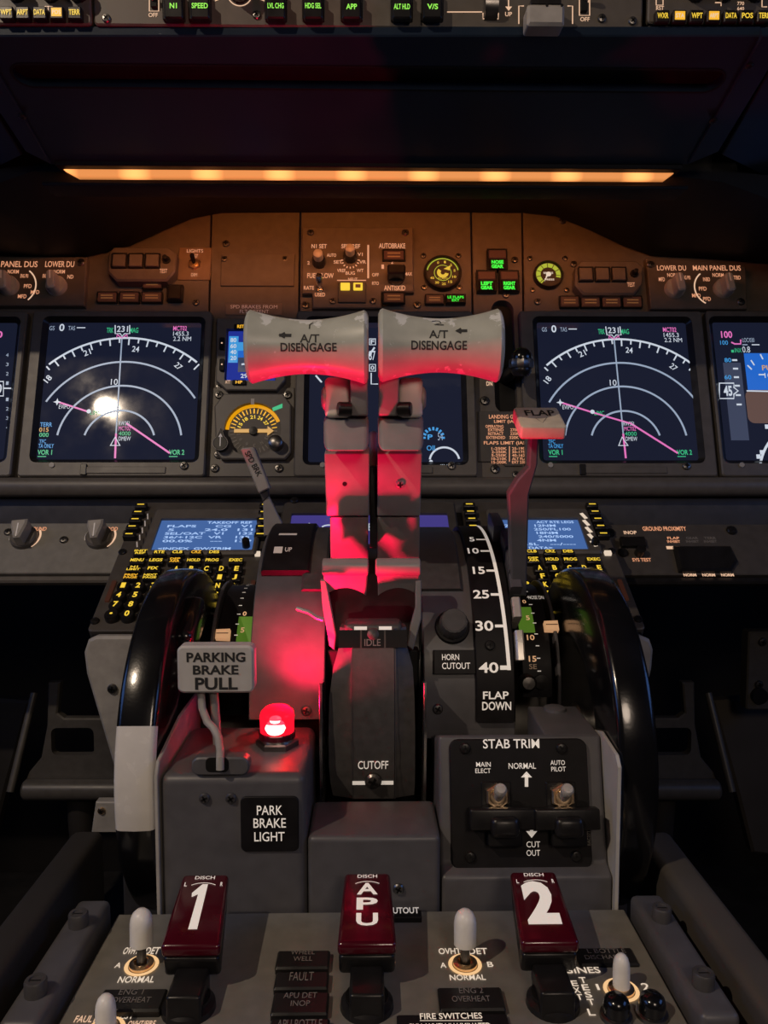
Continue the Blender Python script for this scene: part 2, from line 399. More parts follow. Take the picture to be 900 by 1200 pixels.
    def bprof(s, prof, x0, x1, r, mat, seg=3): # side profile of (distance, height) pairs run along x with rounded edges
        n = len(prof); vs = [(x0, d, z) for d, z in prof]+[(x1, d, z) for d, z in prof]
        return s.bevel(vs, [tuple(range(n)), tuple(range(n, 2*n))[::-1]]+[(i, (i+1) % n, n+(i+1) % n, n+i) for i in range(n)], r, mat, seg)
    def arcx(s, x0, x1, R0, R1, t0, t1, mat, n=28, e=0.0007): # piece of a drum around the pedestal axis, angles in degrees, edges chamfered
        t0, t1 = radians(t0), radians(t1); rings = []
        for i in range(n+1):
            q = t0+(t1-t0)*i/n; ee = e
            P = [(x0, R0), (x1, R0), (x1, R1-ee), (x1-ee, R1), (x0+ee, R1), (x0, R1-ee)]
            rings.append([(x, CD-R*cos(q), CZ+R*sin(q)) for x, R in P])
        return s.loft(rings, mat)
    def arctext(s, t, px0, py0, px1, py1, R, mat, bold=0.0):
        return s.text(t, arcrect(px0, py0, px1, py1, R), 0, mat, bold, 0, lambda a, b: (a, CD-(R+.0003)*cos(b/R), CZ+(R+.0003)*sin(b/R)))
    def arcflat(s, px0, py0, px1, py1, R, mat): return s.arcquad(arcrect(px0, py0, px1, py1, R), R, mat)
    def arcquad(s, Q_, R, mat, n=6, skew=0.0):
        a0, b0, a1, b1 = Q_; R += .0003; vs = []
        for i in range(n+1):
            b = b0+(b1-b0)*i/n; k = skew*i/n
            for a in (a0+k, a1+k): vs.append((a, CD-R*cos(b/R), CZ+R*sin(b/R)))
        return s.add(vs, [(2*i, 2*i+1, 2*i+3, 2*i+2) for i in range(n)], mat)
CD, CZ = 0.70, -0.20           # axis of the thrust lever drum
def hit(py, R, px=435, CD=CD, CZ=CZ): # where the sight line of an image row meets the drum: distance, height, angle
    r = ray(px, py); m = r.z/r.y
    A_, B_, C_ = 1+m*m, -2*CD-2*m*CZ, CD*CD+CZ*CZ-R*R
    disc = B_*B_-4*A_*C_
    d = (-B_-sqrt(disc))/(2*A_) if disc > 0 else -B_/(2*A_)
    z = m*d; return d, z, atan2(z-CZ, CD-d)
def arcrect(x0, y0, x1, y1, R):
    cx, cy = (x0+x1)/2, (y0+y1)/2; dm = hit(cy, R)[0]
    return (at(x0, cy, dm).x, hit(y1, R)[2]*R, at(x1, cy, dm).x, hit(y0, R)[2]*R)
def drum(x, R, deg): # frame standing on the drum surface
    q = radians(deg); return Frame((x, CD-R*cos(q), CZ+R*sin(q)), (1, 0, 0), (0, sin(q), cos(q)))
EMPTIES = []
def thing(name, label, cat, m, group=None):
    if not isinstance(m, Matrix): m = Matrix.Translation(V(m))
    o = bpy.data.objects.new(name, None); COL.objects.link(o)
    o.empty_display_size = 0.02
    o['_m'] = [list(r) for r in m]; EMPTIES.append(o)
    o.matrix_world = Matrix.Translation((0, 0, Z0)) @ m
    o['label'] = label; o['category'] = cat
    if group: o['group'] = group
    return o
def tag(o, label, cat, group=None):
    o['label'] = label; o['category'] = cat
    if group: o['group'] = group
    return o
def struct(o): o['kind'] = 'structure'; return o
# ------------------------------------------------------------------ shared small shapes (local frame: a right, b up, w out of the surface)
def screw(mb, a, b, w, r, mat='dark_steel'):
    mb.lathe([(r, w), (r, w+r*0.30), (r*0.8, w+r*0.55), (r*0.3, w+r*0.66), (0.0001, w+r*0.67)], (a, b, 0), mat, 16)
    t = random.uniform(0, pi/2); L = r*0.62; k = r*0.17; z = w+r*0.70
    for q in (t, t+pi/2):
        c, d = cos(q), sin(q)
        mb.add([(a+c*L-d*k, b+d*L+c*k, z), (a+c*L+d*k, b+d*L-c*k, z), (a-c*L+d*k, b-d*L-c*k, z), (a-c*L-d*k, b-d*L+c*k, z)], [(3, 2, 1, 0)], 'black_matte')
    return mb
def screws(parent, frame, pts, w, rpx, mat='dark_steel'):
    for x, y in pts:
        a, b = frame.p(x, y, w); r = rpx*frame.sc(x, y)[0]
        screw(MB(frame), a, b, w, r, mat).build('screw', parent)
def knob_bar(mb, a, b, w, r, h, mat, rot=0.0, mark=None):
    mb.lathe([(r, w), (r, w+h*0.22), (r*0.9, w+h*0.3), (0.0001, w+h*0.3)], (a, b, 0), mat, 28)
    X = mb.X; mb.X = X @ Matrix.Translation((a, b, 0)) @ Matrix.Rotation(rot, 4, 'Z')
    mb.prism(rrect(-r*0.42, -r*1.0, r*0.42, r*0.9, r*0.3), w+h*0.25, w+h, mat, r*0.15)
    if mark: mb.flat((-r*0.07, -r*0.05, r*0.07, r*0.8), w+h+0.0001, mark)
    mb.X = X; return mb
def knob_round(mb, a, b, w, r, h, mat, top=None):
    n = 32; rings = []
    for z, k in ((w, 1.0), (w+h*0.85, 0.94), (w+h*0.97, 0.86)):
        rings.append([(a+r*k*(1-0.05*(i % 2))*cos(2*pi*i/n), b+r*k*(1-0.05*(i % 2))*sin(2*pi*i/n), z) for i in range(n)])
    mb.loft(rings, mat)
    mb.lathe([(r*0.8, w+h*0.9), (r*0.76, w+h), (0.0001, w+h)], (a, b, 0), top or mat, 24); return mb
def nut(mb, a, b, w, r, h, mat):
    mb.prism([(a+r*cos(pi/6+i*pi/3), b+r*sin(pi/6+i*pi/3)) for i in range(6)], w, w+h, mat, h*0.25)
    mb.lathe([(r*0.62, w+h), (r*0.62, w+h*1.6), (r*0.4, w+h*1.7), (0.0001, w+h*1.4)], (a, b, 0), mat, 20); return mb
def bat(mb, a, b, w, L, r0, r1, tilt, mat, cap=None, caplen=0.0, capr=0.0): # toggle bat tilted up the panel
    d = V((0, sin(tilt), cos(tilt))); p = V((a, b, w))
    mb.lathe([(r0, 0), (r1*0.9, L*0.55), (r1, L*0.85), (r1*0.75, L*0.97), (0.0001, L)], p, mat, 16, axis=d)
    if cap:
        q = p + d*(L-caplen*0.72)
        mb.lathe([(capr*0.86, 0), (capr, caplen*0.06), (capr, caplen*0.68), (capr*0.9, caplen*0.84), (capr*0.6, caplen*0.95), (0.0001, caplen)], q, cap, 20, axis=d)
    return mb
# ================================================================== SETTING
def sbox(name, lo, hi, mat):
    mb = MB(); c = [(lo[i]+hi[i])/2 for i in range(3)]; mb.box(c, [hi[i]-lo[i] for i in range(3)], mat, 0)
    return struct(mb.build(name))
sbox('floor', (-1.3, -0.9, -1.00), (1.3, 1.75, -0.95), 'floor_dark')
sbox('ceiling', (-1.3, -0.9, 1.0), (1.3, 1.75, 1.05), 'shell_dark')
sbox('wall_front', (-1.3, 1.70, -0.95), (1.3, 1.75, 1.0), 'shell_dark')
sbox('wall_back', (-1.3, -0.9, -0.95), (1.3, -0.85, 1.0), 'shell_dark')
YZ = lambda X: Matrix(((0, 0, 1, X), (1, 0, 0, 0), (0, 1, 0, 0), (0, 0, 0, 1)))   # local (a, b, w) -> (w+X, a, b)
WINH = [(-0.25, 0.14), (0.55, 0.14), (0.45, 0.62), (-0.25, 0.66)]
for nm, X0, k in (('wall_left', -1.3, 1), ('wall_right', 1.25, 2)):
    mb = MB(X=YZ(X0)); mb.prism([(-0.9, -0.95), (1.75, -0.95), (1.75, 1.0), (-0.9, 1.0)], 0, 0.05, 'shell_dark', 0, [WINH]); struct(mb.build(nm))
    mb = MB(X=YZ(X0)); mb.prism(inset(WINH, 0.0) if False else WINH, 0.015, 0.03, 'dusk_pane'); mb.prism(inset(WINH, -0.03), 0.03, 0.055, 'shell_dark', 0.004, [inset(WINH, 0.012)]) if k == 1 else mb.prism(inset(WINH, -0.03), -0.005, 0.02, 'shell_dark', 0.004, [inset(WINH, 0.012)])
    struct(mb.build('window_%d' % k))

# ================================================================== FRAMES
M = Frame((0, 0.90, -0.02), (1, 0, 0), (0, 0.2873, 0.9578))            # main instrument panel
Q = Frame((0, 0.62, 0.0), (1, 0, 0), (0, 0, 1))                        # autopilot panel face
GS = Frame((0, 0.62, 0.3225), (1, 0, 0), (0, -0.16, 0.039))             # underside of the glareshield front
K = Frame((0, 0.87, -0.053), (1, 0, 0), (0, 0.17, 0.11))               # sloping forward aisle stand
L = Frame((0, 0.865, -0.077), (1, 0, 0), (0, 0.045, 0.0496))           # small side panels beside it
P = Frame((0, 0.40, -0.294), (1, 0, 0), (0, 1, 0))                     # fire panel, level
A = Frame((0, 0.480, 0.0), (1, 0, 0), (0, 0, 1))                       # aft face of the pedestal
ST = Frame((0, 0.490, -0.274), (1, 0, 0), (0, 0.022, 0.0825))         # stabilizer trim panel
def T(name, label, cat, F, px, py, group=None, w=0.0):
    a, b = F.p(px, py, w); return thing(name, label, cat, F.mat(a, b, w), group)

# ================================================================== GLARESHIELD
t = thing('glareshield', 'black glareshield overhanging the instrument panel with amber strip lamp below its edge', 'glareshield', at(435, 120, 0.70))
c0 = GS.p(450, 91); R = GS.rect(17, 78, 850, 105)
pill = rrect(R[0], R[1], R[2], R[3], (R[3]-R[1])/2, 8)
out = [GS.p(x, y) for x, y in ((-30, 42), (892, 42), (806, 193), (58, 193))]
mb = MB(GS); mb.prism(out, -0.008, 0, 'glareshield_blue', 0.001, [pill])
mb.prism(inset(pill, -0.001), -0.011, -0.0075, 'glareshield_black')
mb.strip(pill, 0.0022, 0.0004, 'glareshield_black', True)
mb.build('lower_panel', t)
for s in (0, 1):
    mb = MB(GS)
    pts = [(893, 42), (925, 42), (842, 178), (806, 193)] if s else [(-60, 42), (-28, 42), (60, 193), (30, 178)]
    mb.ppoly(pts, -0.004, 0.003, 'glareshield_blue', 0.0008); r = mb.build('side_rail', t)
    screws(r, GS, [(878, 77), (836, 141)] if s else [(26, 136), (-10, 77)], 0.003, 4.5, 'black_satin')
    mb = MB(GS)
    mb.ppoly([(926, 40), (1250, 40), (1150, 330), (846, 182)] if s else [(-400, 40), (-62, 40), (26, 182), (-280, 330)], -0.03, -0.006, 'glareshield_blue', 0.001)
    mb.build('wing_panel', t)
back = [(-420, 300), (0, 299), (60, 303), (100, 301), (150, 289), (190, 271), (225, 256), (260, 249), (435, 248), (610, 249), (650, 253), (690, 269), (730, 288), (762, 299), (825, 302), (885, 307), (1300, 330)]
rings = []
for x, y in back:
    a, b = M.p(x, y, 0.004); q = M.W(a, b, 0.004); fx = q.x*0.86; fz = at(435, 203, 0.80).z
    if abs(fx) > 0.34: fz -= (abs(fx)-0.34)*0.35
    rings.append([(fx, 0.80, fz), (q.x, q.y-0.03, q.z+0.003), tuple(q), (q.x, q.y+0.02, q.z+0.05), (fx, 0.80, fz+0.05)])
mb = MB(); mb.loft(rings, 'glareshield_black'); mb.build('hood', t)
mb = MB(); mb.box((0, 0.92, 0.405), (1.7, 0.56, 0.03), 'glareshield_black', 0.01); mb.build('top_cover', t)
SF = Frame((0, 0.785, 0), (1, 0, 0), (0, 0, 1))
t2 = T('strip_light', 'long glowing amber strip lamp under the edge of the black glareshield', 'lamp', SF, 431, 203)
mb = MB(SF); mb.ppoly([(68, 195), (795, 199), (780, 210), (90, 207)], -0.008, 0.0, 'strip_lens', 0.001); mb.build('lens', t2)
mb = MB(SF); mb.pplate(64, 188, 800, 196, -0.010, 0.010, 'glareshield_black', 0.001); mb.build('housing', t2)
mb = MB(); mb.bbox((-.325, .7865, .2655), (.318, .820, .2690), .0008, 'glareshield_black'); mb.build('added_baffle', t2)  # added lip, blocks strip light from reaching the display screens

# ================================================================== AUTOPILOT PANEL (top edge of the picture)
t = T('mode_control_panel', 'wide grey autopilot panel with green lit push buttons on the glareshield', 'control panel', Q, 431, 20)
R = Q.rect(109, -60, 754, 32, 0)
mb = MB(Q); mb.plate(R, -0.02, 0, 'panel_brown', 0.003, 0.0012)
mb.plate((R[0], R[1]-0.005, R[2], R[1]), -0.012, -0.004, 'pedestal_dark', 0.001)
mb.pstrip([(524, 14), (565, 14)], 1.2, 0.0004, 'lit_peach')
mb.pstrip([(566, 15), (566, 22), (584, 22), (584, 15)], 1.2, 0.0004, 'lit_peach')
mb.ptext('OFF', 174, 15, 185, 20, 0.0004, 'lit_peach', 0.01); mb.ptext('OFF', 680, 20, 691, 25, 0.0004, 'lit_peach', 0.01)
mb.ptext('ON', 681, -2, 690, 3, 0.0004, 'lit_peach', 0.01)
for x0, x1, y1 in ((175, 186, 13), (679, 691, 18)):
    mb.pstrip([(x0, -6), (x1, -6), (x1, y1), (x0, y1)], 1.3, 0.0004, 'lit_peach', True)
for x, y in ((596, 0), (596, 8)): pass
mb.pstrip([(596, -8), (596, 9)], 1.3, 0.0004, 'lit_peach'); mb.add([(Q.p(x, y)[0], Q.p(x, y)[1], 0.0004) for x, y in ((592, 8), (600, 8), (596, 13))], [(0, 1, 2)], 'lit_peach')
mb.ptext('UP', 592, 14, 600, 19, 0.0004, 'lit_peach', 0.01)
ca = Q.p(281, -8); k = Q.sc(281, 0)[0]
mb.arc(ca, 14.5*k, -pi*0.97, -pi*0.03, 1.2*k, 0.0004, 'lit_peach')
mb.pstrip([(262, -3), (252, 1)], 1.1, 0.0004, 'lit_peach'); mb.pstrip([(300, -3), (310, 1)], 1.1, 0.0004, 'lit_peach')
mb.pstrip([(608, 28), (608, 7), (614, 7)], 1.3, 0.0004, 'lit_peach'); mb.pstrip([(671, 28), (671, 7), (665, 7)], 1.3, 0.0004, 'lit_peach')
mb.build('faceplate', t)
for cx, s in ((203, 'N1'), (234, 'SPEED'), (323, 'LVL CHG'), (367, 'HDG SEL'), (412, 'APP'), (471, 'ALT HLD'), (507, 'V/S')):
    mb = MB(Q); mb.pplate(cx-13, -6, cx+13, 23, 0, 0.004, 'black_satin', 0.001)
    mb.pplate(cx-11, -4, cx+11, 21, 0.004, 0.010, 'black_satin', 0.0015, 0.001)
    wd = min(19, 4.2*len(s)); y = 6.5 if cx < 400 else 7.5
    mb.ptext(s, cx-wd/2, y-3.2, cx+wd/2, y+3.2, 0.0104, 'lit_lime', 0.02); mb.build('push_button', t)
mb = MB(Q); a, b = Q.p(281, -8); knob_round(mb, a, b, 0, 12*k, 0.016, 'black_satin'); mb.build('course_knob', t)
for x, y1 in ((180, 8), (685, 13)):
    mb = MB(Q); mb.pplate(x-4, -5, x+4, y1, 0, 0.003, 'black_matte', 0.001); a, b = Q.p(x, 2); bat(mb, a, b, 0.003, 0.012, 0.0015, 0.002, 0.5, 'steel'); mb.build('toggle_switch', t)
mb = MB(Q); a, b = Q.p(575, 6); r = 11*k
X = mb.X; mb.X = X @ Matrix.Translation((a, b, -0.002)) @ Matrix.Rotation(pi/2, 4, 'Y')
n = 40; mb.loft([[((r*(1.6+0.06*(i % 2)))*cos(2*pi*i/n), (r*(1.6+0.06*(i % 2)))*sin(2*pi*i/n), z) for i in range(n)] for z in (-0.005, 0.005)], 'dark_steel'); mb.X = X; mb.build('thumbwheel', t)
mb = MB(Q); mb.pplate(618, 4, 662, 29, 0.004, 0.020, 'knob_grey', 0.002, 0.002); mb.pplate(622, -2, 658, 5, 0, 0.016, 'black_satin', 0.001)
for x in (634, 651): a, b = Q.p(x, 24); mb.disc((a, b), 0.0011, 0.0203, 'black_matte')
mb.build('disengage_bar', t)
screws(t, Q, [(125, 22), (301, 18), (705, 22), (741, 25)], 0.0, 5, 'dark_steel')
for side in (0, 1):
    x0, x1 = (760, 990) if side else (-130, 106)
    t = T('radio_display_panel', 'brown selector panel with amber lit keys %s' % ('right of the autopilot panel' if side else 'left of the autopilot panel'), 'control panel', Q, (x0+x1)/2, 10)
    mb = MB(Q); mb.pplate(x0, -60, x1, 28, -0.02, 0, 'panel_brown', 0.003, 0.0012); mb.pplate(x0, 28, x1, 36, -0.012, -0.004, 'pedestal_dark', 0.001)
    mb.ptext('RST' if side else 'STD', 769 if side else 52, 7, 778 if side else 63, 12, 0.0004, 'lit_peach', 0.01)
    if side:
        mb.ptext('770', 864, 2, 872, 6, 0.0004, 'lit_peach', 0.01); mb.ptext('640', 864, 8, 872, 12, 0.0004, 'lit_peach', 0.01); mb.pstrip([(838, 3), (845, 3), (845, 7)], 1.2, 0.0004, 'lit_peach')
        mb.pstrip([(769, -6), (769, 6), (777, 6), (777, -6)], 1.2, 0.0004, 'lit_peach'); mb.pstrip([(893, -6), (893, 8), (899, 8)], 1.2, 0.0004, 'lit_peach')
    mb.build('faceplate', t)
    names = (['WXR', 'STA', 'WPT', 'ARPT', 'DATA', 'POS', 'TERR'], [777, 797, 817, 837, 857, 876, 896]) if side else (['WPT', 'ARPT', 'DATA', 'POS', 'TERR'], [7, 26, 46, 66, 87])
    yy = 18 if side else 14
    for s, x in zip(*names):
        mb = MB(Q); mb.pplate(x-8, yy-7, x+8, yy+8, 0, 0.006, 'black_satin', 0.001, 0.0008)
        if s in ('STA', 'ARPT') and side or s == 'POS' and not side: mb.pflat(x-6, yy-5, x+6, yy+5, 0.0062, 'lit_amber'); mb.ptext(s, x-5, yy-2.5, x+5, yy+2.5, 0.0065, 'lit_cream', 0.01)
        else: mb.ptext(s, x-6.5, yy-3.2, x+6.5, yy+3.2, 0.0065, 'lit_yellow', 0.02)
        mb.build('push_button', t)
    for kx in ((815, 848, 885) if side else (20, 60, 92)):
        a, b = Q.p(kx, -8); mb = MB(Q); knob_round(mb, a, b, 0, 0.0075, 0.016, 'black_satin'); mb.build('selector_knob', t)

# ================================================================== MAIN INSTRUMENT PANEL
t = T('instrument_panel', 'brown main instrument panel backing plates below the glareshield', 'instrument panel', M, 435, 556)
lt = [(-420, 296), (0, 296), (60, 300), (100, 298), (150, 286), (190, 268), (225, 253), (246.5, 246)]
rt = [(613, 246), (650, 249), (690, 266), (730, 285), (762, 296), (825, 299), (885, 304), (1300, 327)]
mb = MB(M); mb.ppoly(lt+[(240, 560), (-460, 560)], -0.012, 0, 'panel_brown', 0.0008); mb.build('panel_plate', t)
mb = MB(M); mb.ppoly(rt+[(1340, 560), (617, 560)], -0.012, 0, 'panel_brown', 0.0008); mb.build('panel_plate', t)
mb = MB(M); mb.ppoly([(248.5, 246), (351, 246), (347, 560), (242, 560)], -0.012, 0, 'panel_brown', 0.0008); mb.build('panel_plate', t)
mb = MB(M); mb.ppoly([(353, 246), (551, 246), (556, 560), (349, 560)], -0.012, 0, 'panel_brown', 0.0008); mb.build('panel_plate', t)
R = M.rect(578, 352, 604, 484)
slot = rrect(R[0], R[1], R[2], R[3], 0.0125, 6)
mb = MB(M); mb.ppoly([(553, 246), (611, 246), (615, 560), (558, 560)], -0.012, 0, 'panel_brown', 0.0008, [slot]); mb.prism(inset(slot, -0.002), -0.05, -0.011, 'black_matte'); mb.build('panel_plate', t)
screws(t, M, [(199, 256), (334, 304), (265, 286), (593, 346), (603, 305), (659, 259), (264, 304), (630, 354), (230, 355), (567, 470), (604, 556)], 0, 4.2)

# ---- display units
def text_block(mb, x, y, rows, h, mat, wpc=4.0, dx=0, w=0.0075):
    for i, s in enumerate(rows):
        if s: mb.text(s, shift(mb.fr.rect(x, y+i*h*1.3, x+wpc*len(s), y+i*h*1.3+h, w), dx), w, mat, 0.0)
def shift(R, dx): return (R[0]+dx, R[1], R[2]+dx, R[3])
WS = 0.0068
def du(x0, y0, x1, y1, S, label, smat, draw, name='display_unit', cat='cockpit display'):
    t = T(name, label, cat, M, (x0+x1)/2, (y0+y1)/2, 'large square flight displays')
    R = M.rect(x0, y0, x1, y1, 0.012); H = M.rect(*S, 0.012)
    hole = rrect(H[0]-0.006, H[1]-0.005, H[2]+0.006, H[3]+0.006, 0.008, 4)
    mb = MB(M); mb.plate(R, 0.0005, 0.012, 'bezel_grey', 0.004, 0.0015, [hole]); bz = mb.build('bezel', t)
    mb = MB(M); inner = rrect(H[0], H[1], H[2], H[3], 0.002)
    n = len(hole); m_ = rrect(H[0], H[1], H[2], H[3], 0.003, 4)
    mb.loft([[(p[0], p[1], 0.0125) for p in inset(hole, 0.0005)], [(p[0], p[1], WS) for p in m_]], 'black_satin', caps=False); mb.build('inner_lip', bz)
    mb = MB(M); mb.plate((H[0]-0.001, H[1]-0.001, H[2]+0.001, H[3]+0.001), 0.001, WS, smat, 0.002, 0)
    if draw: draw(mb)
    mb.build('screen', t)
    mb = MB(M); cx = (x0+x1)/2; a0 = M.p(x0+70, y1-9, .012); a1 = M.p(x1-50, y1-3, .012)
    mb.plate((a0[0], a1[1], a1[0], a0[1]+0.002), 0.010, 0.0135, 'bezel_grey', 0.001); mb.plate((a0[0]-0.004, a0[1]-0.008, a0[0]+0.003, a0[1]+0.005), 0.010, 0.0145, 'black_satin', 0.001); mb.build('latch', bz)
    mb = MB(M); a, b = M.p(x0+32, y1-13, .012); mb.lathe([(0.003, 0.0118), (0.003, 0.0135), (0.0001, 0.0136)], (a, b, 0), 'housing_grey', 16); mb.build('light_sensor', bz)
    screws(bz, M, [(x1-28, y1-12)], 0.012, 5)
    return t
def clip_arc(mb, c, r, t0, t1, width, mat, box, n=90):
    seg = []
    for i in range(n+1):
        q = t0+(t1-t0)*i/n; p = (c[0]+r*cos(q), c[1]+r*sin(q))
        if box[0] < p[0] < box[2] and box[1] < p[1] < box[3]: seg.append(p)
        else:
            if len(seg) > 1: mb.strip(seg, width, WS+0.0004, mat)
            seg = []
    if len(seg) > 1: mb.strip(seg, width, WS+0.0004, mat)
def nav(dx, track):
    def draw(mb):
        F = M; w = WS+0.0004; k = F.sc(142, 460)[0]
        pp = lambda x, y: (F.p(x, y, w)[0]+dx, F.p(x, y, w)[1])
        H = shift(F.rect(53, 376, 231, 537, w), dx); box = (H[0]+.001, H[1]+.001, H[2]-.001, H[3]-.001)
        c = pp(139, 521)
        rr = []
        for y, x0, x1 in ((396, 0, 0), (424, 0, 0), (452, 0, 0), (481, 0, 0)): rr.append(pp(142, y)[1]-c[1])
        lim = (F.p(142, 430, w)[1]-c[1])
        a_ = math.asin(min(1, lim/rr[0])); clip_arc(mb, c, rr[0], a_, pi-a_, 2.4*k, 'sym_white', box)
        for r, yb in ((rr[1], 482), (rr[2], 510), (rr[3], 510)):
            q = math.asin((F.p(142, yb, w)[1]-c[1])/r); clip_arc(mb, c, r, q, pi-q, 2.2*k, 'sym_dim', box)
        for i in range(-9, 10):
            th = pi/2 - radians(i*5+1.5)
            if th < a_ or th > pi-a_: continue
            r1 = rr[0]-(9 if i % 2 == 0 else 6)*k
            p0 = (c[0]+rr[0]*cos(th), c[1]+rr[0]*sin(th)); p1 = (c[0]+r1*cos(th), c[1]+r1*sin(th))
            mb.strip([p0, p1], 1.7*k, w, 'sym_white')
        for s, x, y, rot in (('21', 102, 413, .4), ('24', 159, 409, -.1), ('27', 209, 429, -.75), ('18', 56, 444, .9)):
            p = pp(x, y); mb.text(s, (p[0]-4.2*k, p[1]-3.6*k, p[0]+4.2*k, p[1]+3.6*k), w, 'sym_white', 0.01, rot)
        def tx(s, x0, y0, x1, y1, m, b=0.0): mb.text(s, shift(F.rect(x0, y0, x1, y1, w), dx), w, m, b)
        tx('10', 130, 444, 138, 451, 'sym_white')
        tx('GS', 58, 382, 64, 387, 'sym_dim'); tx('0', 69.5, 379.5, 75.5, 388, 'sym_white', 0.02); tx('TAS', 80, 382, 88, 387, 'sym_dim'); mb.strip([pp(90, 384), pp(100, 384)], 1.2*k, w, 'sym_white')
        tx('TRK', 125, 384, 133, 390, 'sym_green', 0.01); tx('MAG', 152, 384, 162, 390, 'sym_green', 0.01); tx('231', 137, 382, 150, 389, 'sym_white', 0.01)
        mb.strip([pp(135, 381), pp(135, 391), pp(141, 391), pp(143, 394), pp(146, 391), pp(152, 391), pp(152, 381)], 1.3*k, w, 'sym_white')
        mb.strip([pp(137, 396), pp(137, 392), pp(143, 396), pp(149, 392), pp(149, 396)], 1.5*k, w, 'sym_magenta')
        tx('MCT02', 203, 382, 219, 387.5, 'sym_magenta', 0.01); tx('1455.3', 203, 388.5, 221, 393.5, 'sym_white'); tx('2.2 NM', 203, 394.5, 224, 399.5, 'sym_white')
        mb.strip([pp(143, 393), pp(track, 508)], 1.6*k, w, 'sym_dim'); mb.strip([pp(track, 508), pp(track-1.2, 537)], 2.2*k, w+.00002, 'sym_magenta')
        mb.strip([pp(68, 471), pp(105, 483)], 2.0*k, w, 'sym_magenta'); mb.strip([pp(148, 496), pp(199, 531)], 2.2*k, w, 'sym_magenta')
        if dx: mb.strip([pp(105, 483), pp(148, 496)], 2.0*k, w, 'sym_magenta')
        p = pp(67, 471)
        star = [(p[0]+(4.6 if i % 2 == 0 else 1.7)*k*cos(i*pi/4), p[1]+(4.6 if i % 2 == 0 else 1.7)*k*sin(i*pi/4)) for i in range(8)]
        mb.poly(star, w+.00004, 'sym_white'); p = pp(104, 482); mb.disc(p, 2.6*k, w+.00004, 'sym_white')
        tx('EVIPO', 69, 474, 82, 479, 'sym_white'); tx('LIMC', 106, 481, 118, 486, 'sym_green')
        mb.strip([pp(135, 512), pp(129.5, 522), pp(140.5, 522)], 1.8*k, w+.00006, 'sym_white', True)
        for s, y, m in (('RW35L', 496, 'sym_white'), ('MCT02', 502, 'sym_magenta'), ('4000', 508, 'sym_green'), ('DMEW', 514, 'sym_white')): tx(s, 139, y-2.4, 153, y+2.4, m)
        tx('TERR', 47, 495, 61, 500, 'sym_cyan', 0.01); tx('015', 46, 501, 57, 506, 'sym_amber', 0.01); tx('000', 46, 507, 57, 512, 'sym_green', 0.01)
        tx('TFC', 46, 515, 54, 519.5, 'sym_cyan', 0.01); tx('TA ONLY', 45, 520, 63, 525, 'sym_cyan', 0.01)
        tx('VOR 1', 44, 527, 61, 533, 'sym_green', 0.02); tx('VOR 2', 198, 527, 216, 533, 'sym_green', 0.02)
        mb.strip([pp(44, 535), pp(54, 535)], 1.0*k, w, 'sym_green'); mb.strip([pp(198, 535), pp(208, 535)], 1.0*k, w, 'sym_green')
    return draw
DX = M.p(727, 460, .012)[0]-M.p(137.5, 460, .012)[0]
du(29, 364, 244, 558, (48, 376, 231, 537), 'map display with a bright lamp reflection on its glass', 'screen_navy', nav(0, 136))
du(613, 364, 832, 558, (634, 376, 813, 538), 'map display behind the flap lever, right one of the two maps', 'screen_navy', nav(DX, 137))
def pfd_left(mb):
    w = WS+.0004; mb.ptext('0', -4, 388, 3, 396, w, 'sym_magenta', 0.02)
    mb.pstrip([(-20, 447), (4, 447), (4, 464), (-20, 464)], 1.4, w, 'sym_white', True); mb.pstrip([(4, 455), (15, 455)], 1.6, w, 'sym_white')
    mb.ptext('000', -16, 450, 2, 461, w, 'sym_white', 0.02)
    for i in range(14): mb.pstrip([(-4, 404+i*8), (-1, 404+i*8)], 1.3, w, 'sym_white')
    for i, s in enumerate(('4', '3', '2', '1', '1', '2', '3', '4')): mb.ptext(s, 7, 414+i*11+(8 if i > 3 else 0), 10, 418+i*11+(8 if i > 3 else 0), w, 'sym_dim')
    mb.pflat(-90, 420, -25, 458, w, 'sym_skyblue'); mb.pflat(-90, 458, -25, 496, w, 'sym_brown')
du(-192, 364, 22, 558, (-172, 376, 10, 537), 'flight display cut by the picture edge left of the left map', 'screen_navy', pfd_left)
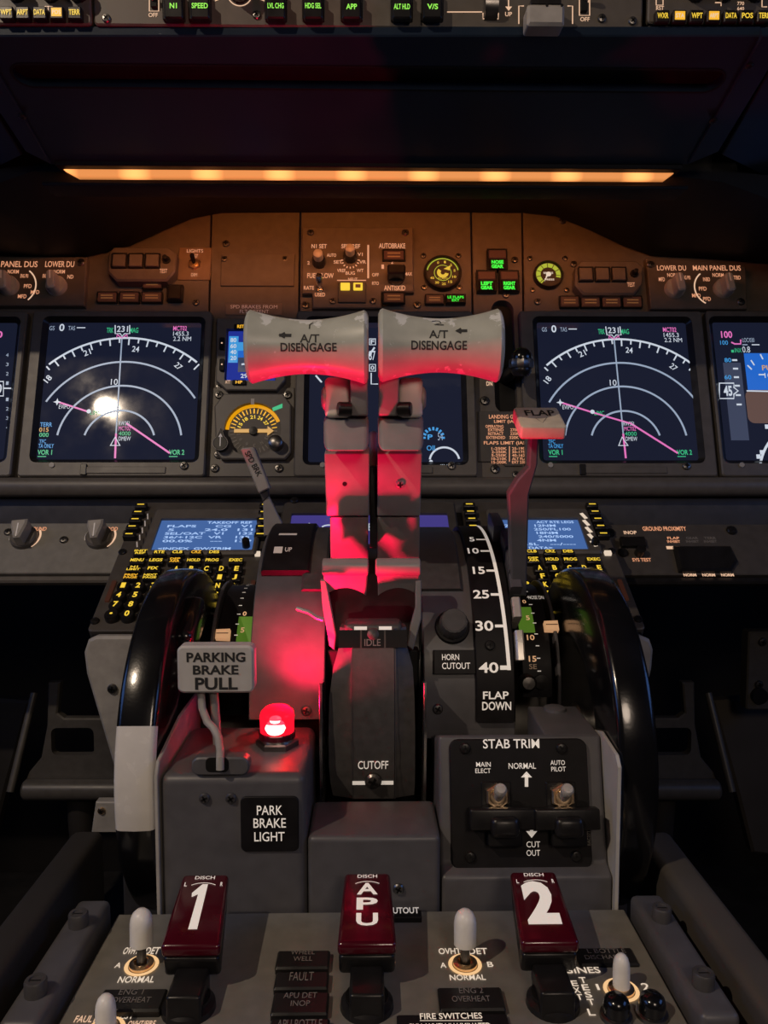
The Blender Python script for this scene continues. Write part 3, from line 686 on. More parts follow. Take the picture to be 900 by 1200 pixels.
def pfd_right(mb):
    w = WS+.0004
    mb.ptext('100', 845, 388, 858, 396, w, 'sym_magenta', 0.02); mb.ptext('100', 844, 399, 853, 404, w, 'sym_cyan'); mb.pstrip([(857, 401), (861, 403), (868, 403), (868, 398)], 1.8, w, 'sym_magenta')
    mb.ptext('INX', 861, 408, 869, 413, w, 'sym_green'); mb.pflat(857, 410, 860, 413, w, 'sym_green'); mb.ptext('0.8', 870, 406, 879, 413, w, 'sym_white')
    mb.ptext('LOC/030', 870, 396, 884, 401, w, 'sym_dim'); mb.pstrip([(870, 404), (876, 404)], 1.2, w, 'sym_dim'); mb.pstrip([(881, 404), (890, 404)], 1.2, w, 'sym_white')
    mb.pflat(852, 425, 873, 516, w-.0001, 'sym_grey')
    for y, s in ((422, '80'), (432, ''), (442, '60'), (452, ''), (463, ''), (474, '')):
        mb.pstrip([(858+(y-422)*.1, y), (864+(y-422)*.1, y)], 2.2, w, 'sym_white')
        if s: mb.ptext(s, 849, y-2.5, 857, y+2.5, w, 'sym_cyan', 0.01)
    mb.pstrip([(843, 449), (860, 449), (860, 454), (865, 458), (860, 462), (860, 467), (843, 467)], 1.6, w, 'sym_white', True); mb.ptext('45', 848, 452, 858, 464, w, 'sym_white', 0.03)
    R0 = M.rect(874, 414, 1000, 457, w); R1 = M.rect(875, 457, 1000, 496, w)
    mb.poly(rrect(R0[0], R0[1], R0[2], R0[3]+0, 0.0001), w, 'sym_skyblue'); mb.poly(rrect(R1[0], R1[1], R1[2], R1[3], 0.008), w, 'sym_brown')
    mb.pstrip([(875, 458), (1000, 461)], 1.6, w+.0001, 'sym_white')
    for x0, y0, x1, y1 in ((876, 428, 881, 433), (880, 422, 884, 428), (891, 415, 894, 421), (889, 439, 897, 439)): mb.pstrip([(x0, y0), (x1, y1)], 1.6, w+.0001, 'sym_white')
    mb.ptext('PULL', 893, 428, 915, 434, w+.0001, 'sym_amber', 0.01); mb.ptext('10', 896, 437, 904, 443, w+.0001, 'sym_white')
    for x, y in ((893, 530), (899, 500), (889, 535)): mb.pflat(x-2.5, y-2.5, x+2.5, y+2.5, w, 'sym_white')
    c = M.p(960, 560, w); mb.arc(c, M.sc(890, 530)[0]*68, pi*0.5, pi*0.95, 0.003, w, 'sym_white')
du(837, 364, 1052, 558, (845, 376, 1036, 538), 'flight display with blue sky half, cut by the picture edge at right', 'screen_navy', pfd_right)
def engine(mb):
    w = WS+.0004; k = M.sc(440, 460)[0]
    def gauge(x, y, r, s, m='sym_white', a0=-0.1, a1=pi*1.0):
        c = M.p(x, y, w); mb.arc(c, r*k, a0, a1, 2.2*k, w, m)
        if s: mb.ptext(s, x-5, y+2, x+9, y+9, w, m, 0.01)
    gauge(521, 541, 17, '2550', 'sym_white', 0.2, pi*0.95); gauge(505, 541, 1, '')
    for i in range(9):
        q = i*pi/8; c = M.p(508, 513, w); mb.strip([(c[0]+9*k*cos(q), c[1]+9*k*sin(q)), (c[0]+13*k*cos(q), c[1]+13*k*sin(q))], 2.4*k, w, 'sym_cyan')
    mb.ptext('OIL', 500, 522, 512, 528, w, 'sym_cyan', 0.01); mb.ptext('P', 501, 509, 507, 515, w, 'sym_cyan', 0.03); mb.ptext('54', 513, 507, 519, 516, w, 'sym_dim')
    mb.pstrip([(433, 397), (440, 397), (440, 404), (433, 404)], 1.2, w, 'sym_white', True); mb.ptext('F', 434.5, 398, 438.5, 403, w, 'sym_white', 0.02)
    mb.pstrip([(439, 407), (432, 417)], 2, w, 'sym_white'); mb.ptext('87', 432, 411, 440, 422, w, 'sym_white', 0.01)
    mb.pstrip([(433, 427), (440, 427), (440, 435), (433, 435)], 1.2, w, 'sym_white', True); mb.ptext('0', 434.5, 428.5, 438.5, 433.5, w, 'sym_white', 0.02)
    mb.pstrip([(435, 437), (435, 450), (443, 450)], 1.4, w, 'sym_white')
    mb.pstrip([(370, 440), (377, 448)], 2.0, w, 'sym_white')
    gauge(400, 400, 22, '71.2'); gauge(480, 400, 22, '71.4')
du(346, 364, 557, 558, (362, 376, 541, 540), 'engine display hidden behind the two thrust levers', 'screen_navy', engine)

# ---- knob panels left and right
for side in (0, 1):
    t = T('display_selector_panel', 'brown two-knob panel reading LOWER DU, %s edge of the instrument panel' % ('at the right' if side else 'at the left'), 'control panel', M, 815 if side else 40, 335)
    F = M.off(0.010); mb = MB(M)
    if side: mb.ppoly([(757, 302), (862, 309), (874, 313), (876, 362), (763, 362)], 0, 0.010, 'panel_brown', 0.001)
    else: mb.ppoly([(-70, 300), (102, 301), (98, 358), (-74, 358)], 0, 0.010, 'panel_brown', 0.001)
    mb.use(F); w = 0.0003; q = 'lit_orange'
    if side:
        mb.ptext('LOWER DU', 770, 311, 804, 317, w, q, .01); mb.ptext('MAIN PANEL DUS', 812, 311, 868, 317, w, q, .01)
        for s, x0, y0, x1 in (('NORM', 782, 320, 795), ('MFD', 772, 325, 779), ('ENG PRI', 799, 323, 809), ('NORM', 835, 320, 848), ('INBD', 824, 325, 832), ('OUTBD', 853, 323, 868), ('PFD', 819, 336, 828), ('MFD', 811, 344, 821), ('PFD', 824, 348, 833)): mb.ptext(s, x0, y0, x1, y0+4.5, w, q, .01)
        c = M.p(837, 337, .0103); k = F.sc(837, 337)[0]; mb.arc(c, 23*k, pi*0.72, pi*1.33, 1.6*k, w, 'lit_peach')
    else:
        mb.ptext('MAIN PANEL DUS', -22, 306, 44, 313, w, q, .01); mb.ptext('LOWER DU', 53, 306, 87, 313, w, q, .01)
        for s, x0, y0, x1 in (('NORM', 9, 316, 22), ('ENG PRI', 24, 321, 33), ('PFD', 28, 333, 37), ('MFD', 36, 340, 46), ('MFD', 21, 345, 31), ('NORM', 63, 316, 76), ('ENG PRI', 50, 321, 58), ('ND', 79, 322, 86)): mb.ptext(s, x0, y0, x1, y0+4.5, w, q, .01)
        c = M.p(17, 335, .0103); k = F.sc(17, 335)[0]; mb.arc(c, 25*k, -0.8, 0.9, 1.6*k, w, 'lit_peach')
    mb.build('faceplate', t)
    for x, y in (((790, 339), (847, 339)) if side else ((11, 336), (67, 336))):
        a, b = F.p(x, y); mb = MB(F); knob_bar(mb, a, b, 0, 0.0125, 0.022, 'knob_grey', 0.1, 'white_print'); mb.build('selector_knob', t)
    screws(t, F, [(762, 310), (868, 354)] if side else [(95, 308)], 0, 4.5)
# ---- octagonal warning light units with three push lights
for side in (0, 1):
    t = T('warning_light_unit', 'octagonal grey unit of three square push lights, %s' % ('right of the yellow pressure gauge' if side else 'left of the small lights switch'), 'warning lights', M, 713 if side else 166, 310)
    ox, oy = (548, 16) if side else (0, 0)
    mb = MB(M); oc = [(133, 289), (198, 289), (207, 297), (205, 318), (195, 329), (136, 329), (126, 318), (127, 296)]
    mb.ppoly([(x+ox, y+oy) for x, y in oc], 0, 0.016, 'panel_brown', 0.002)
    mb.ptext('TEST', 187+ox, 315+oy, 196+ox, 320+oy, 0.0163, 'lit_orange'); mb.build('body', t)
    for i, x in enumerate((139, 158.5, 178)):
        mb = MB(M); mb.pplate(x-9+ox, 296+oy, x+9+ox, 313+oy, 0.016, 0.020, 'black_satin', 0.0008)
        mb.pplate(x-7.5+ox, 297.5+oy, x+7.5+ox, 311.5+oy, 0.020, 0.023, 'panel_brown', 0.0008, 0.0008); mb.build('push_light', t)
    a, b = M.p(195+ox, 305+oy, .016); mb = MB(M); mb.lathe([(0.005, 0.016), (0.005, 0.018), (0.003, 0.018), (0.0028, 0.0245), (0.0001, 0.025)], (a, b, 0), 'black_matte', 16); mb.build('test_switch', t)
# ---- small dark caption lights
def caption(x0, y0, x1, y1, label, s='', lit=None, group=None, name='caption_light', bmat='black_satin', w1=0.008, F=M):
    t = T(name, label, 'caption light', F, (x0+x1)/2, (y0+y1)/2, group)
    mb = MB(F); mb.pplate(x0, y0, x1, y1, 0, w1*0.7, bmat, 0.001, 0.0006); mb.build('housing', t)
    mb = MB(F); mb.pplate(x0+1.5, y0+1.5, x1-1.5, y1-1.5, w1*0.7, w1, bmat if lit else 'dim_red_lens', 0.0006, 0.0005)
    if s:
        rows = s.split('|'); n = len(rows); H = (y1-y0-5)/n
        for i, r in enumerate(rows):
            wd = min(x1-x0-5, len(r)*H*0.85); cx = (x0+x1)/2
            mb.ptext(r, cx-wd/2, y0+2.6+i*H, cx+wd/2, y0+2.6+(i+0.86)*H, w1+.0003, lit or 'dim_orange_lens', 0.03 if lit else 0)
    elif not lit:
        for y in (y0+(y1-y0)*.38, y0+(y1-y0)*.62): mb.pflat(x0+5, y-.7, x1-5, y+.7, w1+.0002, 'dim_orange_lens')
    mb.build('lens', t); return t
gL = 'dark caption lights under the left warning unit'; gR = 'dark caption lights under the right warning unit'
caption(113, 341, 137, 354, 'dark red caption light, first in the row above the left map', '', None, gL)
caption(139, 341, 163, 354, 'dark red caption light, second in the row above the left map', '', None, gL)
caption(165, 341, 190, 354, 'dark red caption light, last in the row above the left map', '', None, gL)
caption(166, 326, 190, 338, 'dark caption light alone above the row, under the left warning unit', '', None, gL)
for i, s in enumerate(('BELOW', 'SPEED', 'BRAKES', 'STAB')):
    caption(656+i*24.6, 346, 679.5+i*24.6, 360, 'dark red caption light, %s in the row above the right map' % ('first', 'second', 'third', 'last')[i], '', None, gR)
t = T('square_pushbutton', 'small black square button beside the caption lights above the left map', 'button', M, 204, 343)
mb = MB(M); mb.pplate(195, 333, 214, 352, 0, 0.006, 'black_satin', 0.001); mb.build('base', t); mb = MB(M); mb.pplate(197, 334, 212, 350, 0.006, 0.014, 'black_satin', 0.0015, 0.001); mb.build('cap', t)
t = T('lights_switch', 'small tan lights switch with a toggle at the left panel seam', 'switch', M, 228, 310)
mb = MB(M); mb.pplate(209, 290, 247, 328, 0, 0.002, 'amber_panel', 0.001); mb.ptext('LIGHTS', 219, 292, 238, 296, .0023, 'lit_orange'); mb.ptext('TEST', 223, 298, 232, 302, .0023, 'lit_orange'); mb.ptext('DIM', 224, 320, 231, 324, .0023, 'lit_orange'); mb.build('plate', t)
a, b = M.p(228, 310, .002); mb = MB(M); nut(mb, a, b, .002, .008, .003, 'brass_ring'); nu = mb.build('nut', t); mb = MB(M); bat(mb, a, b, .006, .013, .002, .003, 0.4, 'black_matte'); mb.build('toggle', nu)
# ---- blank cover plates at the seam
t = T('blank_plate', 'blank brown cover plate left of the autobrake panel', 'cover plate', M, 300, 300)
mb = MB(M); mb.pplate(259, 297, 345, 335, 0, 0.0025, 'panel_brown', 0.001); mb.build('plate', t); screws(t, M, [(263, 304)], .0025, 3.5)
t = T('limit_placard', 'narrow tan placard above the small blue standby display', 'placard', M, 297, 362)
mb = MB(M); mb.pplate(264, 355, 331, 369, 0, 0.0015, 'amber_panel', 0.001); mb.ptext('SPD BRAKES FROM', 270, 357.5, 325, 361.5, .0018, 'white_print'); mb.ptext('FLT DETENT', 281, 363, 315, 367, .0018, 'white_print'); mb.build('plate', t)
# ---- engine reference / autobrake panel
t = T('autobrake_panel', 'brown panel with engine speed knobs, two yellow lights and the autobrake knob', 'control panel', M, 418, 318)
F = M.off(0.008)
mb = MB(M); mb.ppoly([(354, 266), (484, 266), (485, 342), (447, 342), (447, 361), (366, 361), (366, 344), (354, 344)], 0, 0.008, 'panel_brown', 0.0012)
mb.use(F); w = .0003; q = 'lit_orange'
for s, x0, y0, x1, h in (('N1 SET', 365, 286, 383, 5), ('SPD REF', 400, 286, 422, 5), ('AUTO', 383, 297, 394, 4), ('FUEL FLOW', 360, 320, 391, 6), ('RATE', 356, 335, 368, 4.5), ('USED', 369, 343, 381, 4.5), ('AUTOBRAKE', 444, 285, 475, 6), ('ANTISKID', 450, 334.5, 475, 6),
    ('SET', 391, 305, 401, 4), ('V1', 419, 296, 425, 4), ('VR', 421, 305, 429, 4), ('VREF', 395, 315, 405, 4), ('WT', 418, 315, 426, 4), ('BUG', 405, 318, 416, 4), ('OFF', 436, 320, 444, 4), ('RTO', 436, 330, 444, 4), ('MAX', 474, 319, 483, 4), ('1', 447, 310, 450, 5), ('2', 458, 305, 461, 4), ('2', 360, 306, 363, 4), ('NEUT', 408, 325.5, 419, 3.5)):
    mb.ptext(s, x0, y0, x1, y0+h, w, q if h < 5.5 else 'lit_orange', .015)
mb.pstrip([(431.5, 287), (431.5, 326)], 2.0, w, 'lit_orange'); mb.pstrip([(395, 328.5), (429, 328.5)], 1.2, w, 'lit_orange')
for i in range(9):
    c = F.p(410.5, 305); r = F.sc(410, 305)[0]; th = pi+i*pi/8; mb.strip([(c[0]+8.5*r*cos(th), c[1]+8.5*r*sin(th)), (c[0]+11*r*cos(th), c[1]+11*r*sin(th))], 1.3*r, w, 'lit_orange')
mb.build('faceplate', t)
for x, y in ((374, 308), (410.5, 302)):
    a, b = F.p(x, y); mb = MB(F); knob_round(mb, a, b, 0, .0085, .012, 'black_satin'); mb.lathe([(.0060, .012), (.0056, .022), (.004, .0235), (.0001, .024)], (a, b, 0), 'knob_grey', 24); mb.build('double_knob', t)
a, b = F.p(375, 339); mb = MB(F); nut(mb, a, b, 0, .0045, .002, 'steel'); bat(mb, a, b, .003, .022, .002, .0045, .3, 'steel'); mb.build('fuel_flow_toggle', t)
mb = MB(F); mb.pplate(396, 330, 429, 354, 0, .003, 'panel_dark', .001)
mb.build('light_holder', t)
for x in (404.5, 419.5):
    mb = MB(F); mb.pplate(x-5.5, 331, x+5.5, 339, .003, .006, 'lit_yellow', .001)
    if x > 410: mb.pflat(x-3, 333, x+3, 337, .0063, 'amber_panel')
    mb.build('yellow_light', t)
for y in (298.5, 348.5):
    mb = MB(F); mb.pplate(448, y-7, 475, y+7, 0, .003, 'black_matte', .001); mb.pplate(450, y-5, 473, y+5, .003, .004, 'dim_red_lens', .001); [mb.pflat(454, yy-.7, 469, yy+.7, .0043, 'dim_orange_lens') for yy in (y-2, y+2)]; mb.build('caption_lens', t)
a, b = F.p(464, 326); mb = MB(F); mb.lathe([(.0105, 0), (.0105, .006), (.0001, .006)], (a, b, 0), 'black_satin', 28); mb.prism(rrect(a-.011, b-.006, a+.011, b+.007, .003), .005, .022, 'black_satin', .002); mb.build('selector_knob', t)
screws(t, F, [(364, 273), (475, 273), (390, 353), (437, 353)], 0, 4)
screws(t, M, [(489, 358), (358, 358)], 0, 4.5)
# ---- flap position gauge
t = T('flap_gauge', 'round dim gauge with a short thick pointer beside the autobrake knob', 'gauge', M, 519, 319)
c = M.p(519, 319, .006); k = M.sc(519, 319)[0]
mb = MB(M); mb.lathe([(.0235, 0), (.0235, .006), (.0225, .008), (.0205, .008), (.0200, .004), (.0001, .004)], (c[0], c[1], 0), 'black_satin', 40); mb.build('case', t)
mb = MB(M); mb.disc(c, .0200, .0043, 'gauge_face'); w = .0046
mb.arc(c, .0195, 0.2, pi-0.2, .0016, w, 'gauge_green')
for i, s in enumerate(('0', '1', '2', '5', '10', '15', '25', '30', '40')):
    th = pi*0.62-i*radians(33); mb.text(s, (c[0]+.0150*cos(th)-.0012*len(s), c[1]+.015*sin(th)-.0016, c[0]+.015*cos(th)+.0012*len(s), c[1]+.015*sin(th)+.0016), w, 'lit_gauge', .02)
mb.arc(c, .0105, 0, 2*pi, .0008, w, 'gauge_green'); mb.text('FLAPS', (c[0]-.006, c[1]-.009, c[0]+.006, c[1]-.0065), w, 'lit_gauge'); dl = mb.build('dial', t)
mb = MB(M); mb.arc(c, .0050, pi*0.75, pi*1.95, .0045, .0053, 'lit_gauge', 20); mb.poly([(c[0]+.001, c[1]+.005), (c[0]+.010, c[1]+.010), (c[0]+.0085, c[1]+.003)], .0053, 'lit_gauge'); mb.build('pointer', dl)
screws(t, M, [(496, 300), (537, 300), (497, 337), (538, 337)], 0, 3.4)
caption(498, 344, 521, 356, 'dark caption light beside the green one under the flap gauge', '', None, None)
caption(522, 344, 546, 356, 'green lit caption light below the round flap gauge', 'LE FLAPS|EXT', 'lit_green', None)
# ---- landing gear lights
for x, y, s, nm in ((583, 309, 'NOSE|GEAR', 'topmost of the three green gear lights'), (570.5, 334, 'LEFT|GEAR', 'green gear light, lower left of the three'), (597, 334, 'RIGHT|GEAR', 'green gear light, lower right of the three')):
    t = T('gear_light', nm, 'caption light', M, x, y, 'green landing gear lights')
    mb = MB(M); mb.pplate(x-12, y-18, x+12, y+7, 0, .008, 'black_satin', .001, .0006); mb.build('housing', t)
    mb = MB(M); mb.pplate(x-10, y-16, x+10, y-7, .008, .0105, 'dim_red_lens', .0006); mb.build('dark_lens', t)
    mb = MB(M); mb.pplate(x-9, y-5, x+9, y+6, .008, .0105, 'black_matte', .0006)
    for i, r in enumerate(s.split('|')): mb.ptext(r, x-7, y-4.2+i*5, x+7, y+.2+i*5, .0108, 'lit_green', .06)
    mb.build('lit_lens', t)
# ---- brake pressure gauge
t = T('brake_pressure_gauge', 'small round yellow glowing pressure gauge right of the green gear lights', 'gauge', M, 643, 321)
c = M.p(643, 321, .006)
mb = MB(M); mb.lathe([(.0185, 0), (.0185, .006), (.0178, .0075), (.0168, .0075), (.0165, .004), (.0001, .004)], (c[0], c[1], 0), 'black_satin', 40); mb.build('case', t)
mb = MB(M); mb.disc(c, .0165, .0043, 'gauge_face'); w = .0046; mb.arc(c, .0125, -0.3, pi*1.30, .0055, w, 'gauge_green')
for i in range(9): th = pi*1.25-i*radians(33); mb.strip([(c[0]+.009*cos(th), c[1]+.009*sin(th)), (c[0]+.015*cos(th), c[1]+.015*sin(th))], .0009, w+.0002, 'gauge_face')
mb.text('BRAKE', (c[0]-.006, c[1]+.001, c[0]+.006, c[1]+.0035), w, 'lit_cream', .02); mb.text('PRESS', (c[0]-.005, c[1]-.008, c[0]+.007, c[1]-.0055), w, 'lit_cream', .02); dl = mb.build('dial', t)
mb = MB(M); mb.poly([(c[0]-.0025, c[1]), (c[0]+.0015, c[1]+.002), (c[0]-.006, c[1]-.011)], .0056, 'lit_cream'); mb.disc(c, .0032, .0058, 'lit_cream'); mb.build('pointer', dl)
screws(t, M, [(621, 303), (662, 303), (624, 340), (664, 340)], 0, 3.2); screws(t, M, [(672, 310)], 0, 4.2)

# ---- standby display and radio compass, stacked behind the left grip
t = T('standby_display', 'small blue standby flight display behind the left thrust grip', 'cockpit display', M, 293, 412)
S = M.rect(266, 387, 322, 444, .012)
mb = MB(M); mb.ppoly([(254, 373), (334, 373), (334, 445), (324, 457), (265, 457), (253, 446)], 0, .012, 'bezel_grey', .0012, [rrect(S[0]-.002, S[1]-.002, S[2]+.002, S[3]+.002, .001)]); mb.build('bezel', t)
mb = MB(M); mb.plate(S, .002, .009, 'isfd_blue', .001, 0); w = .0093
mb.pflat(268, 394, 279, 425, w, 'sym_cyan'); mb.pflat(279, 401, 318, 419, w, 'sym_skyblue'); mb.pflat(279, 401, 318, 411, w+.00005, 'sym_cyan'); mb.pflat(279, 419, 318, 436, w, 'sym_grey')
for i, s in enumerate(('80', '60', '40', '20')): mb.ptext(s, 270, 396+i*7, 277, 401+i*7, w+.0002, 'sym_white', .02)
mb.pstrip([(283, 427), (300, 425)], 2.2, w+.0002, 'sym_white'); mb.ptext('29.92', 282, 438, 300, 443, w+.0002, 'sym_white', .02); mb.build('screen', t)
for x0, y0, x1, y1, s in ((274, 379.5, 290, 385.5, 'RST'), (272, 445, 288, 450.5, 'HP')):
    mb = MB(M); mb.pplate(x0, y0, x1, y1, .012, .015, 'black_matte', .001); mb.ptext(s, x0+4, y0+1, x1-4, y1-1, .0153, 'lit_amber', .03); mb.build('push_button', t)
for y in (402, 427): mb = MB(M); mb.pplate(257, y-7, 263, y+7, .012, .016, 'black_matte', .0015); a, b = M.p(260, y, .016); mb.disc((a, b), .001, .0163, 'lit_peach'); mb.build('push_button', t)
mb = MB(M); mb.ptext('ATT', 264, 445.5, 270, 449.5, .0123, 'lit_peach', .01); mb.build('lettering', t)
screws(t, M, [(257, 379), (330, 379), (257, 453)], .0, 4)
t = T('radio_compass', 'round amber lit compass gauge behind the speed brake lever', 'gauge', M, 296, 503)
mb = MB(M); oc = [(262, 461), (331, 461), (341, 474), (341, 530), (334, 538), (259, 538), (253, 530), (251, 476)]
c = M.p(296, 503, .010); k = M.sc(296, 503)[0]; rr = 33*k
mb.ppoly(oc, 0, .010, 'bezel_grey', .0015, [circ(c[0], c[1], rr, 40)]); mb.prism([M.p(x, y) for x, y in ((244, 455), (345, 455), (346, 559), (242, 559))], 0, .002, 'bezel_grey', .0006); mb.build('case', t)
mb = MB(M); mb.disc(c, rr, .0025, 'panel_dark', 40); w = .0029
mb.arc(c, rr*0.95, pi*0.12, pi*0.98, rr*0.16, w, 'gauge_amber'); 
for i in range(36):
    th = radians(i*10); lit = 0.05 < th < pi; mb.strip([(c[0]+rr*.66*cos(th), c[1]+rr*.66*sin(th)), (c[0]+rr*.84*cos(th), c[1]+rr*.84*sin(th))], .0011 if i % 3 else .0016, w+.0001, 'lit_amber' if lit else 'grey_print')
for i, s in enumerate(('27', '24', '21', '18', '15', '12', '9', '6', '3', 'N', '33', '30')):
    th = radians(35+i*30); lit = th < pi; mb.text(s, (c[0]+rr*.53*cos(th)-.0015*len(s), c[1]+rr*.53*sin(th)-.0022, c[0]+rr*.53*cos(th)+.0015*len(s), c[1]+rr*.53*sin(th)+.0022), w+.0001, 'lit_yellow' if lit else 'grey_print', .02, th-pi/2)
dl = mb.build('dial', t)
mb = MB(M); mb.strip([(c[0]-rr*.68, c[1]), (c[0]-rr*.1, c[1])], .0045, .0043, 'sym_amber'); mb.strip([(c[0]+rr*.1, c[1]), (c[0]+rr*.55, c[1])], .0045, .0043, 'sym_amber'); mb.poly([(c[0]+rr*.5, c[1]+.006), (c[0]+rr*.72, c[1]), (c[0]+rr*.5, c[1]-.006)], .0043, 'sym_amber')
mb.lathe([(.0055, .003), (.005, .006), (.0001, .0063)], (c[0], c[1], 0), 'black_satin', 20); mb.build('pointer', dl)
mb = MB(M); q = M.p(321, 477, .010); mb.poly([M.p(x, y, .010) for x, y in ((319, 478), (331, 473), (331, 478), (320, 482))], .0103, 'sym_green'); mb.pflat(294, 467, 298, 474, .0103, 'knob_grey'); mb.build('index_mark', t)
for x, y in ((260, 521), (324, 521)):
    a, b = M.p(x, y, .010); mb = MB(M); X = mb.X
    if x < 300:
        mb.prism([(a+.0085*cos(radians(120+i*20)), b-.001+.0085*sin(radians(120+i*20))) for i in range(16)]+[(a, b+.018)], .010, .020, 'black_satin', .001)
        mb.strip([(a, b-.005), (a, b+.007)], .0012, .0203, 'white_print'); mb.poly([(a-.0025, b+.006), (a+.0025, b+.006), (a, b+.0105)], .0203, 'white_print')
        mb.strip([(a+.0085*cos(radians(120+i*20)), b-.001+.0085*sin(radians(120+i*20))) for i in range(16)]+[(a, b+.018)], .0008, .0203, 'grey_print', True)
    else: mb.lathe([(.0085, .010), (.008, .022), (.006, .0235), (.0001, .024)], (a, b, 0), 'dark_steel', 24)
    mb.build('pointer_knob', t)
screws(t, M, [(252, 549), (327, 549), (257, 463), (337, 463), (256, 533), (335, 533)], .002, 5)

# ---- landing gear panel
t = T('gear_lever', 'black landing gear lever with a clear ball knob, standing in its dark slot', 'lever', M, 600, 430)
b0 = M.W(*M.p(590, 436), -0.03); k1 = at(611, 420, 0.885)
mb = MB(); mb.tube([b0, (b0+k1)/2+V((0, 0, -0.004)), k1+V((0, 0.012, -0.004))], [.009, .008, .007], 'black_satin', 14); mb.build('arm', t)
mb = MB(); mb.lathe([(.0085, -.004), (.0115, .0), (.0115, .006), (.0095, .009), (.0001, .0092)], k1+V((0, 0, -.016)), 'black_satin', 24, axis=(0, -.1, 1)); mb.build('collar', t)
mb = MB(); mb.lathe([(.0001, -.012)]+[(.0125*cos(q), .0125*sin(q)) for q in [radians(-75+i*15) for i in range(11)]]+[(.0001, .0125)], k1+V((0, -.001, .0)), 'wheel_black', 24, axis=(0, -.2, 1)); bk = mb.build('ball_knob', t)
X = MB(); n = 24; c_ = k1+V((0, 0, -.006)); X.loft([[(c_.x+r*(1-.06*(i % 2))*cos(2*pi*i/n), c_.y+r*(1-.06*(i % 2))*sin(2*pi*i/n), c_.z+z) for i in range(n)] for r, z in ((.0135, -.005), (.0145, -.002), (.0145, .002), (.0135, .005))], 'dark_steel'); X.build('knurled_ring', bk)
t = T('gear_limit_placard', 'orange lettered gear and flaps speed limit placard below the gear lever', 'placard', M, 588, 520)
mb = MB(M); mb.ppoly([(560, 482), (610, 482), (612, 546), (592, 546), (588, 541), (560, 541)], 0, .0025, 'panel_dark', .0005); w = .0028; q = 'lit_orange'
for s, x0, y0, x1, h in (('LANDING GEAR', 573, 486, 611, 4.6), ('LIMIT (IAS)', 579, 492, 606, 4.6), ('OPERATING', 569, 498, 590, 3.4), ('EXTEND', 572, 502, 590, 3.4), ('RETRACT', 572, 506.5, 590, 3.4), ('EXTENDED', 570, 511, 592, 3.4), ('270K', 598, 502, 608, 3.4), ('235K', 598, 506.5, 608, 3.4), ('320K', 597, 511, 608, 3.4), ('FLAPS LIMIT (IAS)', 567, 517, 618, 5)):
    mb.ptext(s, x0, y0, x1, y0+h, w, q, .015)
for i in range(5): mb.ptext(('1-250K', '2-250K', '5-250K', '10-210K', '15-200K')[i], 576, 524+i*4, 594, 527.2+i*4, w, q, .015); mb.ptext(('25-190K', '30-175K', '40-162K', 'ALT FLAP', 'EXT 230K')[i], 600, 524+i*4, 619, 527.2+i*4, w, q, .015)
mb.pstrip([(597, 523), (597, 541)], 1, w, q); mb.build('plate', t); mb = MB(M); mb.ptext('DN', 570, 447, 577, 452, .0004, 'lit_peach', .02); mb.build('lettering', t)
screws(t, M, [(580, 550), (568, 470)], .0, 5.5)
